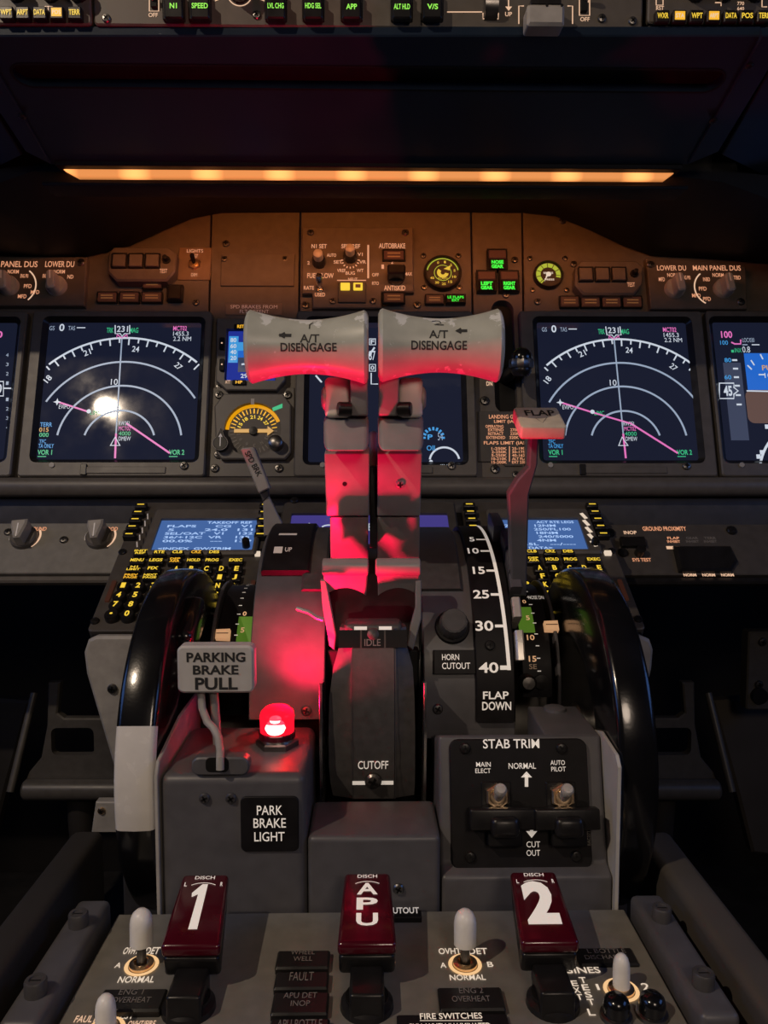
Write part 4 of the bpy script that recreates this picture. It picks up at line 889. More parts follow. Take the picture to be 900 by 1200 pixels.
# ================================================================== LOWER PANELS
t = thing('panel_ledge', 'dark rounded ledge running along the foot of the instrument panel', 'ledge', (0, 0.89, -0.07))
mb = MB(); mb.bbox((-0.95, 0.868, -0.048), (0.95, 0.93, -0.026), 0.009, 'bezel_grey'); mb.build('rounded_lip', t)
mb = MB(); mb.bbox((-0.95, 0.886, -0.120), (0.95, 0.91, -0.046), 0.002, 'pedestal_dark'); mb.build('kick_plate', t)
for side in (0, 1):
    t = T('ground_proximity_panel' if side else 'light_control_panel', 'dark sloping panel reading GROUND PROXIMITY with black guarded switches' if side else 'grey sloping panel with two grey light knobs reading BACKGROUND and FLOOD', 'control panel', L, 800 if side else 70, 645)
    mb = MB(L); r0 = L.rect(712, 614, 1200, 673) if side else L.rect(-300, 613, 152, 672)
    mb.plate(r0, -.012, 0, 'panel_dark' if side else 'fire_grey', .003, .001); w = .0003
    if side:
        q = 'lit_orange'
        mb.ptext('GROUND PROXIMITY', 753, 617, 804, 622, w, q, .02); mb.ptext('INOP', 731, 622, 746, 626, w, 'lit_peach', .02); mb.ptext('SYS TEST', 741, 654, 763, 658, w, q, .02)
        for s, x in (('FLAP', 782), ('GEAR', 804), ('TERR', 825)): mb.ptext(s, x, 629, x+14, 632, w, q if x < 800 else 'grey_print', .02); mb.ptext('INHIBIT', x, 633, x+15, 636, w, q if x < 800 else 'grey_print', .02)
        for x in (801, 823, 845): mb.ptext('NORM', x, 672, x+15, 675.5, w, 'lit_peach', .04)
        mb.pflat(781, 640, 790, 643.5, w, 'lit_peach')
    else:
        mb.ptext('BACKGROUND', 17, 617.5, 54.5, 622, w, 'lit_orange', .02); mb.ptext('FLOOD', 120, 617.5, 138, 622, w, 'lit_orange', .02)
        for x, y in ((29, 629), (117, 629)):
            c = L.p(x, y); k = L.sc(x, y)[0]; mb.arc(c, 18*k, -.9, .55, .0022, w, 'lit_peach', 16); mb.arc(c, 17*k, pi*.85, pi*1.1, .0012, w, 'white_print', 8)
    mb.build('faceplate', t)
    mb = MB(L); mb.plate((r0[0], r0[1]-.009, r0[2], r0[1]-.0005), -.010, -.003, 'black_satin' if side else 'bezel_grey', .003, .002); mb.build('lower_lip', t)
    if side:
        mb = MB(L); mb.pplate(728, 628, 757, 639, 0, .006, 'black_satin', .001, .001); mb.build('caption_lens', t)
        mb = MB(L); mb.ppoly([(790, 638), (857, 638), (866, 656), (858, 668), (797, 668)], 0, .006, 'black_satin', .003); mb.build('switch_guard', t)
        a, b = L.p(749, 649); mb = MB(L); mb.lathe([(.0055, 0), (.005, .010), (.0001, .0105)], (a, b, 0), 'black_satin', 18); mb.build('push_button', t)
        screws(t, L, [(715, 625), (730, 648), (857, 622)], 0, 6, 'black_satin')
    else:
        for x, y in ((29, 631), (117, 631)):
            a, b = L.p(x, y); mb = MB(L); mb.lathe([(.0150, 0), (.0145, .005), (.0125, .007), (.0001, .007)], (a, b, 0), 'bezel_grey', 30)
            X = mb.X; mb.X = X @ Matrix.Translation((a, b, 0)) @ Matrix.Rotation(.12, 4, 'Z'); mb.prism([(-.0035, -.0135), (.0035, -.0135), (.0085, .004), (.0085, .011), (-.0085, .011), (-.0085, .004)], .006, .022, 'knob_grey', .002); mb.flat((-.0007, -.013, .0007, .005), .0222, 'white_print'); mb.X = X; mb.build('selector_knob', t)
        screws(t, L, [(75, 633), (149, 625), (10, 624)], 0, 5)

# ---- control display units on the sloping forward stand
kb1 = K.p(435, 588)[1]; kb0 = K.p(435, 738)[1]
FA = Frame((0, 0.690, 0), (1, 0, 0), (0, 0, 1))
t = thing('forward_stand', 'pale grey stand carrying the two keypad units in front of the pedestal', 'console', (0, 0.70, -0.5))
mb = MB(); mb.bprof([(.700, -.50), (.700, -.176), (.872, -.066), (.885, -.066), (.885, -.50)], -.235, .245, .003, 'pedestal_dark'); mb.build('body', t)
mb = MB(FA); mb.prism([FA.p(x, y) for x, y in ((98, 765), (103, 750), (112, 746), (320, 746), (320, 930), (147, 932), (137, 912), (101, 790))], -.009, 0, 'housing_grey', .0025); mb.build('aft_panel', t)
mb = MB(FA); mb.prism([FA.p(x, y) for x, y in ((600, 746), (752, 746), (762, 750), (766, 762), (764, 785), (733, 912), (724, 932), (600, 930))], -.009, 0, 'housing_grey', .0025); mb.build('aft_panel', t)
screws(t, FA, [(132, 807), (738, 807)], 0, 6)
TXT_CDU = {0: (['TAKEOFF REF', ' FLAPS      CG   V1', '  5        24.0  131', ' SEL/OAT   V1    132', ' 36/+12C  VR    135', ' 00.0%     ---   139', '', '<INDEX  GW/TRIM'], ), 1: (['ACT RTE LEGS', ' 231      12NM', 'EVIPO   250/FL100', ' 240      18NM', 'LIMC     240/5000', ' 352      4NM', 'RW35L    ---/----', '<RTE  DATA>'], )}
def cdu(dx, label, right):
    kp = lambda x, y, w=0: (K.p(x, y, w)[0]+dx, K.p(x, y, w)[1])
    def kr(x0, y0, x1, y1, w=0): r = K.rect(x0, y0, x1, y1, w); return (r[0]+dx, r[1], r[2]+dx, r[3])
    a0, a1 = -.262+dx, -.109+dx
    t = thing('control_display_unit', label, 'keypad unit', K.mat((a0+a1)/2, (kb0+kb1)/2, 0), 'keypad units with blue screens')
    S = kr(183, 609, 299, 646, .004); S = (S[0], S[1], dx-.1385, S[3]) if right else S; G = kr(170, 604, 306, 648, .004)
    mb = MB(K); mb.plate((a0, kb0, a1, kb1), -.012, 0, 'panel_dark', .004, .001)
    mb.plate((a0+.004, kb0-.006, a1-.004, kb0-.0005), -.02, -.003, 'black_satin', .001)
    mb.build('body', t)
    mb = MB(K); mb.plate((S[0]-.010, S[1]-.005, (-.1245+dx) if right else S[2]+.0045, S[3]+.018), 0, .006, 'bezel_grey', .004, .002, [rrect(S[0], S[1], S[2], S[3], .001)]); sf = mb.build('screen_frame', t)
    mb = MB(K); mb.plate(S, .0005, .003, 'screen_blue', .001, 0); w = .0034; H = S[3]-S[1]; Wd = S[2]-S[0]
    for i, s in enumerate(TXT_CDU[right][0]):
        if s.strip():
            b1 = S[3]-H*(.04+i*.118); x0 = S[0]+Wd*(.06+.02*(len(s)-len(s.lstrip()))); x1 = min(S[2]-Wd*.03, x0+Wd*len(s.strip())*.048)
            if i == 0: x0, x1 = S[0]+Wd*.48, S[2]-Wd*.06
            mb.text(s.strip(), (x0, b1-H*.078, x1, b1), w, 'sym_blue_text', .02)
    mb.build('screen', t)
    ys = (597, 605.5, 614, 622.5, 631.5) if not right else (597, 605.5, 614, 622.5, 631.5)
    for i, y in enumerate(ys):
        for s in (0, 1):
            x = (170-(y-597)*.42) if not s else (310-(y-597)*.2)
            a, b = kp(x, y); a = dx+(-.1175 if s else -.2555); mb = MB(K); mb.plate((a-.0065, b-.004, a+.0065, b+.004), 0, .007, 'black_satin', .001, .001); mb.flat((a-.0038, b-.0008, a+.0038, b+.0008), .0073, 'lit_yellow'); mb.build('line_key', t)
    mb = MB(K)
    for i in range(5):
        p, q = kp(181-i*3.0, 602+i*8.2, .0062), kp(185-i*3.0, 608.5+i*8.2, .0062)
        if right: p, q = (dx-.1335, p[1]), (dx-.1300, q[1])
        else: p, q = (-.2445, p[1]), (-.2420, q[1])
        mb.strip([p, q], .0042 if right else .0013, .0063, 'lit_cream' if right else 'white_print')
    mb.build('line_mark', sf)
    def key(s, x, y, wd=.0145, hg=.0088, m='lit_yellow', rnd=False):
        a, b = kp(x, y); mb = MB(K)
        if rnd: mb.lathe([(.0068, 0), (.0066, .006), (.0058, .007), (.0001, .007)], (a, b, 0), 'black_satin', 20)
        else: mb.plate((a-wd/2, b-hg/2, a+wd/2, b+hg/2), 0, .006, 'black_satin', .001, .001)
        z = .0073 if rnd else .0063
        if rnd or len(s) == 1: mb.text(s, (a-.0022, b-.0036, a+.0022, b+.0036) if s not in '.-' else (a-.0014, b-.0012, a+.0014, b+.0012), z, m, .03)
        else:
            rows = s.split('|'); hh = .0074/len(rows)
            for i, r in enumerate(rows): x2 = min(wd*.46, .00145*len(r)+.0008); mb.text(r, (a-x2, b+.0037-(i+1)*hh+.0004, a+x2, b+.0037-i*hh-.0002) if len(rows) > 1 else (a-x2, b-.0023, a+x2, b+.0023), z, m, .03)
        mb.build('key', t)
    for row, y, xs in ((('INIT|REF', 'RTE', 'CLB', 'CRZ', 'DES'), 652, (166, 188, 209, 231, 252)), (('MENU', 'LEGS', 'DEP|ARR', 'HOLD', 'PROG', 'EXEC'), 661.5, (162, 184, 206, 228, 249.5, 277)), (('N1|LIMIT', 'FIX'), 671, (158, 180.5)), (('PREV|PAGE', 'NEXT|PAGE'), 680.5, (154.5, 177))):
        for s, x in zip(row, xs): key(s, x, y, m='lit_amber' if s in ('DEP|ARR', 'PREV|PAGE', 'CRZ') and not right else 'lit_yellow')
    for row, y, xs in (('123', 692, (146, 163.5, 181)), ('456', 703, (141, 160, 178)), ('789', 714, (137, 155, 175)), ('.0-', 725, (132, 150.5, 170))):
        for s, x in zip(row, xs): key(s, x, y, rnd=True)
    for r, (row, y) in enumerate((('ABCDE', 671.5), ('FGHIJ', 681.5), ('KLMNO', 691.5), ('PQRST', 702), ('UVWXY', 713), ('Z /', 724))):
        for i, s in enumerate(row):
            if s == ' ': continue
            x = 278-(4-i)*17.6-(y-671.5)*.22; key(s, x, y, .0115, .0095)
    a, b = kp(289, 643); mb = MB(K); mb.lathe([(.0042, 0), (.004, .012), (.003, .0135), (.0001, .014)], (a, b, 0), 'black_satin', 18); mb.build('brightness_knob', t)
    mb = MB(K); r = kr(297, 647.5, 305, 651.5, .001); mb.plate(r, 0, .003, 'lit_cream', .0005, 0); mb.build('message_light', t)
    for x0, y0, x1, y1 in ((127, 682, 131, 706),): mb = MB(K); mb.plate((a0+.006, kp(130, 706)[1], a0+.010, kp(130, 682)[1]), 0, .002, 'dim_red_lens', .0005, 0); mb.build('annunciator_bar', t); mb = MB(K); mb.plate((a1-.010, kp(130, 706)[1], a1-.006, kp(130, 682)[1]), 0, .002, 'dim_red_lens', .0005, 0); mb.build('annunciator_bar', t)
    for aa in (a0+.004, a1-.004):
        for bb in (kb0+.012, (kb0+kb1)/2+.012): screw(MB(K), aa, bb, 0, .0042, 'black_satin').build('fastener', t)
    return t
cdu(0, 'keypad unit with blue screen reading TAKEOFF REF, beside the two light knobs', 0)
cdu(.365, 'keypad unit with blue screen behind the flap lever, beside GROUND PROXIMITY panel', 1)
t = T('lower_display_unit', 'low violet-blue display between the two keypad units', 'cockpit display', K, 432, 620)
S = K.rect(339, 603, 527, 646, .004)
mb = MB(K); mb.plate((S[0]-.010, S[1]-.02, S[2]+.010, S[3]+.022), -.012, .006, 'panel_dark', .004, .002, [rrect(*S, .002)]); mb.build('bezel', t)
mb = MB(K); mb.plate(S, 0, .003, 'screen_violet', .001, 0); w = .0034
c = K.p(372, 622, w); mb.arc(c, .006, -.9, .9, .0016, w, 'sym_white', 10); c = K.p(385, 622, w); mb.arc(c, .010, .7, 2.4, .0020, w, 'sym_white', 10)
mb.ptext('1851', 427, 613, 446, 622, w, 'sym_white', .02); mb.pstrip([(362, 613), (366, 618), (365, 623)], 2, w, 'sym_white'); mb.build('screen', t)
screws(t, K, [(345, 587)], .006, 5, 'black_satin')

# ================================================================== PEDESTAL
t = thing('throttle_pedestal', 'grey centre pedestal with curved top carrying the thrust levers', 'pedestal', (0.01, 0.58, -0.5))
mb = MB(); mb.arcx(-.090, .112, .02, .113, -60, 150, 'black_satin', 30); mb.build('drum_core', t)
mb = MB(); mb.bbox((-.128, .585, -.60), (.152, .74, -.285), .003, 'pedestal_dark'); mb.build('base_box', t)
FL = -.60
mb = MB(); mb.bprof([(.478, FL), (.478, -.2040), (.569, -.2040), (.569, FL)], -.1358, -.0420, .0065, 'pedestal_grey', 5); mb.build('brake_housing', t)
mb = MB(); mb.bprof([(.478, FL), (.478, -.2453), (.530, -.2453), (.560, -.270), (.560, FL)], -.0413, .0446, .004, 'pedestal_grey', 4); mb.build('cutoff_housing', t)
mb = MB(); mb.bprof([(.480, FL), (.480, -.2745), (.4905, -.2705), (.5125, -.1915), (.574, -.2145), (.574, FL)], .0455, .1575, .0028, 'pedestal_grey', 4); mb.bprof([(.513, -.23), (.5135, -.1920), (.574, -.1920), (.574, -.23)], .1195, .1570, .0015, 'pedestal_grey'); mb.build('trim_housing', t)
mb = MB(X=YZ(-.1382)); mb.prism([(.4765, FL), (.4765, -.204), (.482, -.196), (.540, -.186), (.600, -.186), (.600, FL)], 0, .0022, 'housing_grey', .0005); mb.build('edge_flange', t)
mb = MB(X=YZ(.1580)); mb.prism([(.4765, FL), (.4765, -.200), (.482, -.194), (.515, -.1905), (.600, -.216), (.600, FL)], 0, .0026, 'plate_grey', .0005); mb.build('edge_flange', t)
mb = MB(); mb.arcx(-.0928, -.0355, .114, .130, 0, 150, 'pedestal_grey', 40); mb.build('drum_cover', t)
mb = MB(); mb.arcx(.0400, .1095, .114, .130, -4, 150, 'pedestal_grey', 40); mb.bprof([(.5705, -.2075), (.5705, -.2160), (.578, -.2160), (.578, -.2075)], .0400, .1095, .0006, 'pedestal_grey'); mb.build('drum_cover', t)
mb = MB(); mb.arcx(-.0560, -.0352, .120, .1335, math.degrees(hit(690, .1335)[2]), 130, 'cover_grey', 24, .002); mb.build('side_dome', t)
mb = MB(); mb.arcx(.0360, .0730, .120, .1335, math.degrees(hit(690, .1335)[2]), 130, 'cover_grey', 24, .002); mb.build('side_dome', t)
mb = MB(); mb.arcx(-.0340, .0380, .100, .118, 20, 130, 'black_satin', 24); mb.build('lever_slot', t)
# cap marked UP at the head of the speed brake track
mb = MB(); ta = math.degrees(hit(668, .137)[2]); mb.arcx(-.0890, -.0500, .129, .137, ta, 118, 'placard_black', 20, .0015)
mb.arctext('UP', 334, 641.5, 342, 646.5, .137, 'white_print', .02); mb.arcflat(321, 640.5, 331, 648, .137, 'white_print'); mb.arcflat(327, 625, 348, 627, .137, 'white_print'); mb.build('speed_brake_placard', t)
# cutoff cover
mb = MB(); rings = []; RC2 = .162
for y, hl, hr in ((737, 40, 40), (760, 41, 41), (785, 48, 48), (820, 53, 50), (860, 54, 51), (900, 54, 51), (922, 52, 51), (936, 49, 50)):
    d, z, q = hit(y, RC2); k = d/900; xl, xr = -hl*k+.0012, hr*k+.0012; cw = .0152
    rings.append([(xl, d+.006, z), (-cw-.0005+.0012, d+.001, z), (-cw+.0012, d, z), (cw+.0012, d, z), (cw+.0005+.0012, d+.001, z), (xr, d+.006, z), (xr-.001, d+.018, z), (xl+.001, d+.018, z)])
mb.loft(rings, 'cover_grey')
mb.arctext('CUTOFF', 419.5, 891.5, 455, 901, RC2, 'glow_label', .005); mb.arcflat(413, 915, 428, 919.5, RC2, 'glow_label'); mb.arcflat(446, 915, 461, 919.5, RC2, 'glow_label')
for x in (412.5, 463.5): 
    q = arcrect(x-.5, 760, x+.5, 936, RC2); mb.arcquad(((q[0]+q[2])/2-.0003, q[1], (q[0]+q[2])/2+.0003, q[3]), RC2, 'pedestal_dark', 14)
mb.build('cutoff_cover', t)
mb = MB(); 
for x0, x1 in ((397, 422), (424, 450), (452, 477)):
    q = arcrect(x0, 738, x1, 759, RC2); mb.arcquad(q, RC2+.0003, 'black_matte')
mb.arctext('IDLE', 427, 749, 446, 757, RC2+.0004, 'grey_print', .01)
mb.arcflat(415, 734, 430, 738, RC2+.0003, 'glow_label'); mb.arcflat(444, 734, 459, 738, RC2+.0003, 'glow_label'); mb.build('idle_gate', t)
mb = MB(); z1 = at(437, 731, .557).z; mb.bbox((-.0205, .5570, z1-.012), (.0230, .580, z1), .004, 'cover_grey'); mb.build('gate_hood', t)
mb = MB(); F = drum(.0012, RC2-.001, math.degrees(hit(741, RC2)[2])); mb.use(F); mb.lathe([(.005, -.004), (.005, .001), (.0035, .0022), (.0001, .0025)], (0, -.0015, 0), 'cover_grey', 20); mb.build('gate_stud', t)
F = drum(.0012, RC2, math.degrees(hit(914, RC2)[2])); screw(MB(F), 0, 0, 0, .0062).build('screw', t)
for x in (-.0362, .0385):
    mb = MB(); mb.arcx(x-.0011, x+.0011, .131, .1655, -24, 13, 'steel', 24, .0003); mb.build('slot_edge', t)
    mb = MB(); mb.lathe([(.006, -.003), (.006, .003)], (x, CD-.1635*cos(radians(-24)), CZ+.1635*sin(radians(-24))), 'cover_grey', 20, axis=(1, 0, 0)); mb.build('edge_stop', t)
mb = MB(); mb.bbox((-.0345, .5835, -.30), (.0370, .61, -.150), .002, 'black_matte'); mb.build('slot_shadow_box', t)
# flap scale
RF = .1345
mb = MB(); x0, x1 = .0790, .1090
mb.arcx(x0, x1, .129, RF, math.degrees(hit(847, RF)[2]), 112, 'placard_black', 40, .001)
q = arcrect(508, 762, 552, 790, RF); mb.arcx(q[0], x0+.0004, .129, RF, math.degrees(q[1]/RF), math.degrees(q[3]/RF), 'placard_black', 6, .0008)
line = lambda tt: .0978+.0080*(1-tt/radians(95))
n = 30; vs = []; Rw = RF+.0003
for i in range(n+1):
    tt = radians(95)+(hit(786, RF)[2]-radians(95))*i/n
    for a in (line(tt)-.0014, line(tt)+.0014): vs.append((a, CD-Rw*cos(tt), CZ+Rw*sin(tt)))
mb.add(vs, [(2*i, 2*i+1, 2*i+3, 2*i+2) for i in range(n)], 'glow_label')
for s, y, h, xa, xb in (('5', 632.5, 5, 550, 556), ('10', 646, 6.5, 548, 561), ('15', 669, 8.5, 554, 568), ('25', 697, 10, 554.5, 573), ('30', 734, 12, 557, 578), ('40', 783, 12.5, 561, 584)):
    mb.arctext(s, xa, y-h/2, xb, y+h/2, RF, 'glow_label', .02); d, z, tt = hit(y, RF); L1 = line(tt); x2 = at(xb+2, y, d).x; hh = .0011
    if s == '40': hh = .0016
    mb.arcquad((x2, (tt*RF)-hh, L1, (tt*RF)+hh), RF, 'glow_label', 1)
mb.arctext('HORN', 518, 767, 538, 774, RF, 'glow_label', .005); mb.arctext('CUTOUT', 518, 777, 551, 784.5, RF, 'glow_label', .005)
mb.arctext('FLAP', 566, 811, 596, 820, RF, 'glow_label', .015); mb.arctext('DOWN', 565, 823, 599, 833, RF, 'glow_label', .015); mb.build('flap_scale', t)
d, z, q = hit(735, .131); F = drum(at(530, 735, d).x, .130, math.degrees(q)); mb = MB(F); mb.lathe([(.0135, -.004), (.0135, .002), (.0128, .003)], (0, 0, 0), 'placard_black', 28); mb.build('button_seat', t)
mb = MB(F); knob_round(mb, 0, 0, .002, .0112, .015, 'cover_grey'); mb.build('horn_cutout_button', t)
for x, y, R, m in ((513, 831, .130, 'dark_steel'), (574, 757, RF, 'black_satin'), (359, 832, .130, 'dark_steel')):
    d, z, q = hit(y, R); screw(MB(drum(at(x, y, d).x, R, math.degrees(q))), 0, 0, 0, .0040, m).build('screw', t)
# trim scales each side
for side in (0, 1):
    RT = .080; xa, xb = (.1250, .1500) if side else (-.1290, -.0965); sg = 1 if side else -1
    mb = MB(); mb.arcx(xa, xb, .060, RT, 0 if side else -10, 150, 'placard_black', 40)
    g = arcrect(612, 712, 632, 742, RT) if side else arcrect(282, 722, 300, 752, RT)
    gx = (xa, xa+.0135) if side else (xb-.0165, xb); mb.arcquad((gx[0], g[1], gx[1], g[3]), RT, 'lit_band', 8)
    ex = gx[1]+.002 if side else gx[0]-.002
    for i in range(19):
        tt = radians(8+i*7.5)
        if math.degrees(tt) < 115: mb.arcquad((min(ex, ex-sg*.003), RT*tt-.0004, max(ex, ex-sg*.003), RT*tt+.0004), RT+.0002, 'glow_label', 1)
    for s, y in ((('0', 706), ('5', 725), ('10', 748), ('15', 773)) if side else (('0', 719), ('5', 738))):
        tt = hit(y, RT)[2]; cx = ex-sg*.0065; wv = .0016*len(s); mb.text(s, (cx-wv, tt*RT-.0024, cx+wv, tt*RT+.0024), 0, 'glow_ivory', .02, 0, lambda a, b: (a, CD-(RT+.0005)*cos(b/RT), CZ+(RT+.0005)*sin(b/RT)))
    if side: mb.arctext('NOSE DN', 619, 699, 637, 703, RT, 'glow_label'); mb.arctext('SE', 620, 779, 629, 785, RT, 'pointer_ivory', .01)
    mb.build('trim_scale', t)
    mb = MB(); mb.arcx(.1535 if side else -.1340, .1565 if side else -.1310, .06, .0835, -20, 150, 'pedestal_grey', 40); mb.build('scale_rim', t)
    y = 737 if side else 745; d, z, q = hit(y, RT); x = at(645 if side else 262, y, d).x
    F = drum(x, RT, math.degrees(q)); mb = MB(F); mb.prism([(-.0058, -.004), (.0058, -.0045), (.0058, .0045), (-.0058, .004)], .000, .0065, 'glow_ivory', .001); mb.flat((-.005, -.0004, .005, .0004), .0067, 'black_print'); mb.build('trim_pointer', t)
# metal detent gates beside the flap track
for y0, y1, R in ((601, 616, .150), (619, 640, .146), (644, 667, .146), (670, 688, .141), (700, 723, .139), (739, 774, .139)):
    mb = MB(); q = arcrect(600, y0, 612, y1, R); xg = .1100 if y0 > 610 else .1040; mb.arcx(xg, xg+.0095 if y0 < 690 else xg+.0065, .112, R, math.degrees(q[1]/R), math.degrees(q[3]/R), 'bright_steel' if y0 > 690 else 'pedestal_grey', 6, .0012); mb.build('detent_gate', t)
d, z, q = hit(800, .081); F = drum(at(617, 800, d).x, .079, math.degrees(q)); mb = MB(F); mb.lathe([(.007, 0), (.0068, .010), (.005, .012), (.0001, .0125)], (0, 0, 0), 'dark_steel', 24); mb.build('rig_knob', t)
d, z, q = hit(800, .081); F = drum(at(634, 800, d).x, .079, math.degrees(q)); mb = MB(F); mb.lathe([(.006, -.004), (.006, .004), (.0001, .0045)], (0, 0, 0), 'black_satin', 24); mb.build('rig_hole', t)
# park brake label, recess and screws on the left housing
mb = MB(A); F = A.off(.002); mb.use(F); mb.pplate(282, 934, 350, 998, -.001, .0016, 'placard_black', .0035, .0004); w = .0019
mb.ptext('PARK', 301, 944, 331, 955, w, 'glow_label', .005); mb.ptext('BRAKE', 297, 959, 335, 970, w, 'glow_label', .005); mb.ptext('LIGHT', 298, 975, 333.5, 986, w, 'glow_label', .005); mb.build('park_brake_label', t)  # painted lettering, brightened by the glow in its material
mb = MB(F); mb.pplate(224, 888, 292, 909, -.0085, .0008, 'pedestal_grey', .005, .001); mb.pplate(241, 888, 268, 905, .0006, .0010, 'black_matte', .003, 0); mb.build('brake_recess', t)
screws(t, F, [(240, 935), (271, 935)], 0, 6.5, 'pedestal_dark'); screws(t, F, [(467, 1041)], 0, 6.5, 'dark_steel')
mb = MB(F); mb.ptext('TOUT', 470, 1062, 490, 1070, .0045, 'glow_label', .02) if False else None
F2 = Frame((0, 0, -.1920), (1, 0, 0), (0, 1, 0)); a, b = F2.p(650, 832); mb = MB(F2); mb.lathe([(.0085, -.001), (.008, .002), (.006, .0028), (.0001, .003)], (a, b, 0), 'pedestal_grey', 24); mb.build('plug', t)
# ---- stabilizer trim switches
t = T('stab_trim_panel', 'black STAB TRIM switch panel with two guarded toggles on the pedestal', 'control panel', ST, 610, 945)
F = ST.off(.0005); mb = MB(F); mb.pplate(528, 866, 691, 1019, 0, .003, 'placard_black', .006, .0006); w = .0033
for s, x0, y0, x1, y1 in (('STAB TRIM', 566, 866, 632, 877), ('MAIN', 558, 893, 575, 898.5), ('ELECT', 557, 900.5, 575, 906), ('NORMAL', 596, 894, 628, 901), ('AUTO', 645, 891, 662, 896.5), ('PILOT', 646, 898.5, 663, 904), ('CUT', 617, 986, 633, 993), ('OUT', 617, 996, 633, 1003)): mb.ptext(s, x0, y0, x1, y1, w, 'glow_label', .004 if y1-y0 < 8 else .010)
for y0, y1, yt in ((908, 922, 904), (964, 974, 982)):
    mb.pstrip([(617 if y0 < 950 else 623, y0), (617 if y0 < 950 else 623, y1)], 4, w, 'glow_label'); x = 617 if y0 < 950 else 623; yb = y0+3 if yt < y0 else y1
    mb.poly([F.p(x-6.5, yb, w), F.p(x+6.5, yb, w), F.p(x, yt, w)], w, 'glow_label')
mb.ptext('BAC27TEC', 679, 977, 701, 981, w, 'grey_print', 0, pi/2); mb.build('faceplate', t)
F = F.off(.003)
for cx in (582, 658):
    a, b = F.p(cx, 931); mb = MB(F); mb.pplate(cx-18, 916, cx+17, 946, 0, .0008, 'black_satin', .001); nut(mb, a, b-.001, .0008, .0085, .004, 'brass_ring'); nu = mb.build('nut', t)
    mb = MB(F); bat(mb, a, b-.001, .006, .016, .0028, .0042, .55, 'bright_steel'); mb.build('toggle', nu)
    gx = cx+8; mb = MB(F); R = F.rect(gx-39, 948, gx+38, 966, .014); mb.bbox((R[0], R[1]-.004, .004), (R[2], R[3], .014), .0015, 'black_satin')
    R = F.rect(gx-17, 957, gx+24, 995, .014); mb.bbox((R[0], R[1], .001), (R[2], R[3]-.003, .010), .0015, 'black_matte'); R2 = F.rect(gx-14, 958, gx+20, 984, .019); mb.bbox((R2[0], R2[1], .008), (R2[2], R2[3], .019), .004, 'black_satin'); mb.build('switch_guard', t)
screws(t, F, [(545, 877), (658, 877), (551, 1004), (675, 1003)], 0, 6.5, 'black_satin')

# ---- red park brake light
zt = -.2040; px = atz(325, 873, zt)
t = thing('park_brake_light', 'glowing red domed light on a hexagonal nut on the pedestal', 'indicator light', (px.x, px.y, zt))
F = Frame((px.x, px.y, zt), (1, 0, 0), (0, 1, 0))
mb = MB(F); mb.prism(circ(0, 0, .0150, 6), 0, .0045, 'dark_steel', .001); mb.lathe([(.0115, .0045), (.0115, .0065)], (0, 0, 0), 'steel', 28); nu = mb.build('nut', t); mb = MB(F); mb.lathe([(.0100, .0060), (.0128, .0062), (.0129, .0098), (.0122, .0104), (.0100, .0104)], (0, 0, 0), 'fire_red', 32); mb.build('lens_collar', nu)
mb = MB(F); mb.lathe([(.0119, .0080), (.0120, .0170), (.0122, .0210), (.0112, .0245), (.0085, .0270), (.004, .0280), (.0001, .0282)], (0, 0, 0), 'red_lens', 36); ln = mb.build('lens', t)
mb = MB(F); mb.lathe([(.0001, 0), (.0062, .0012), (.0072, .0035), (.0062, .0060), (.0001, .0070)], (0, -.0085, .0125), 'bulb_glow', 20, axis=(0, -.25, 1)); mb.lathe([(.0001, 0), (.004, .0006), (.0042, .0016), (.0001, .002)], (0, -.0092, .0205), 'bulb_glow', 20, axis=(0, -.3, 1)); mb.build('bulb_glow', ln)
lamp('park_brake_bulb', 'SPOT', (px.x, px.y+.001, zt+.0200), REDL_E, (1.0, 0.03, 0.40), .005, (0.015, .59, 0.02), 125, 1.0)

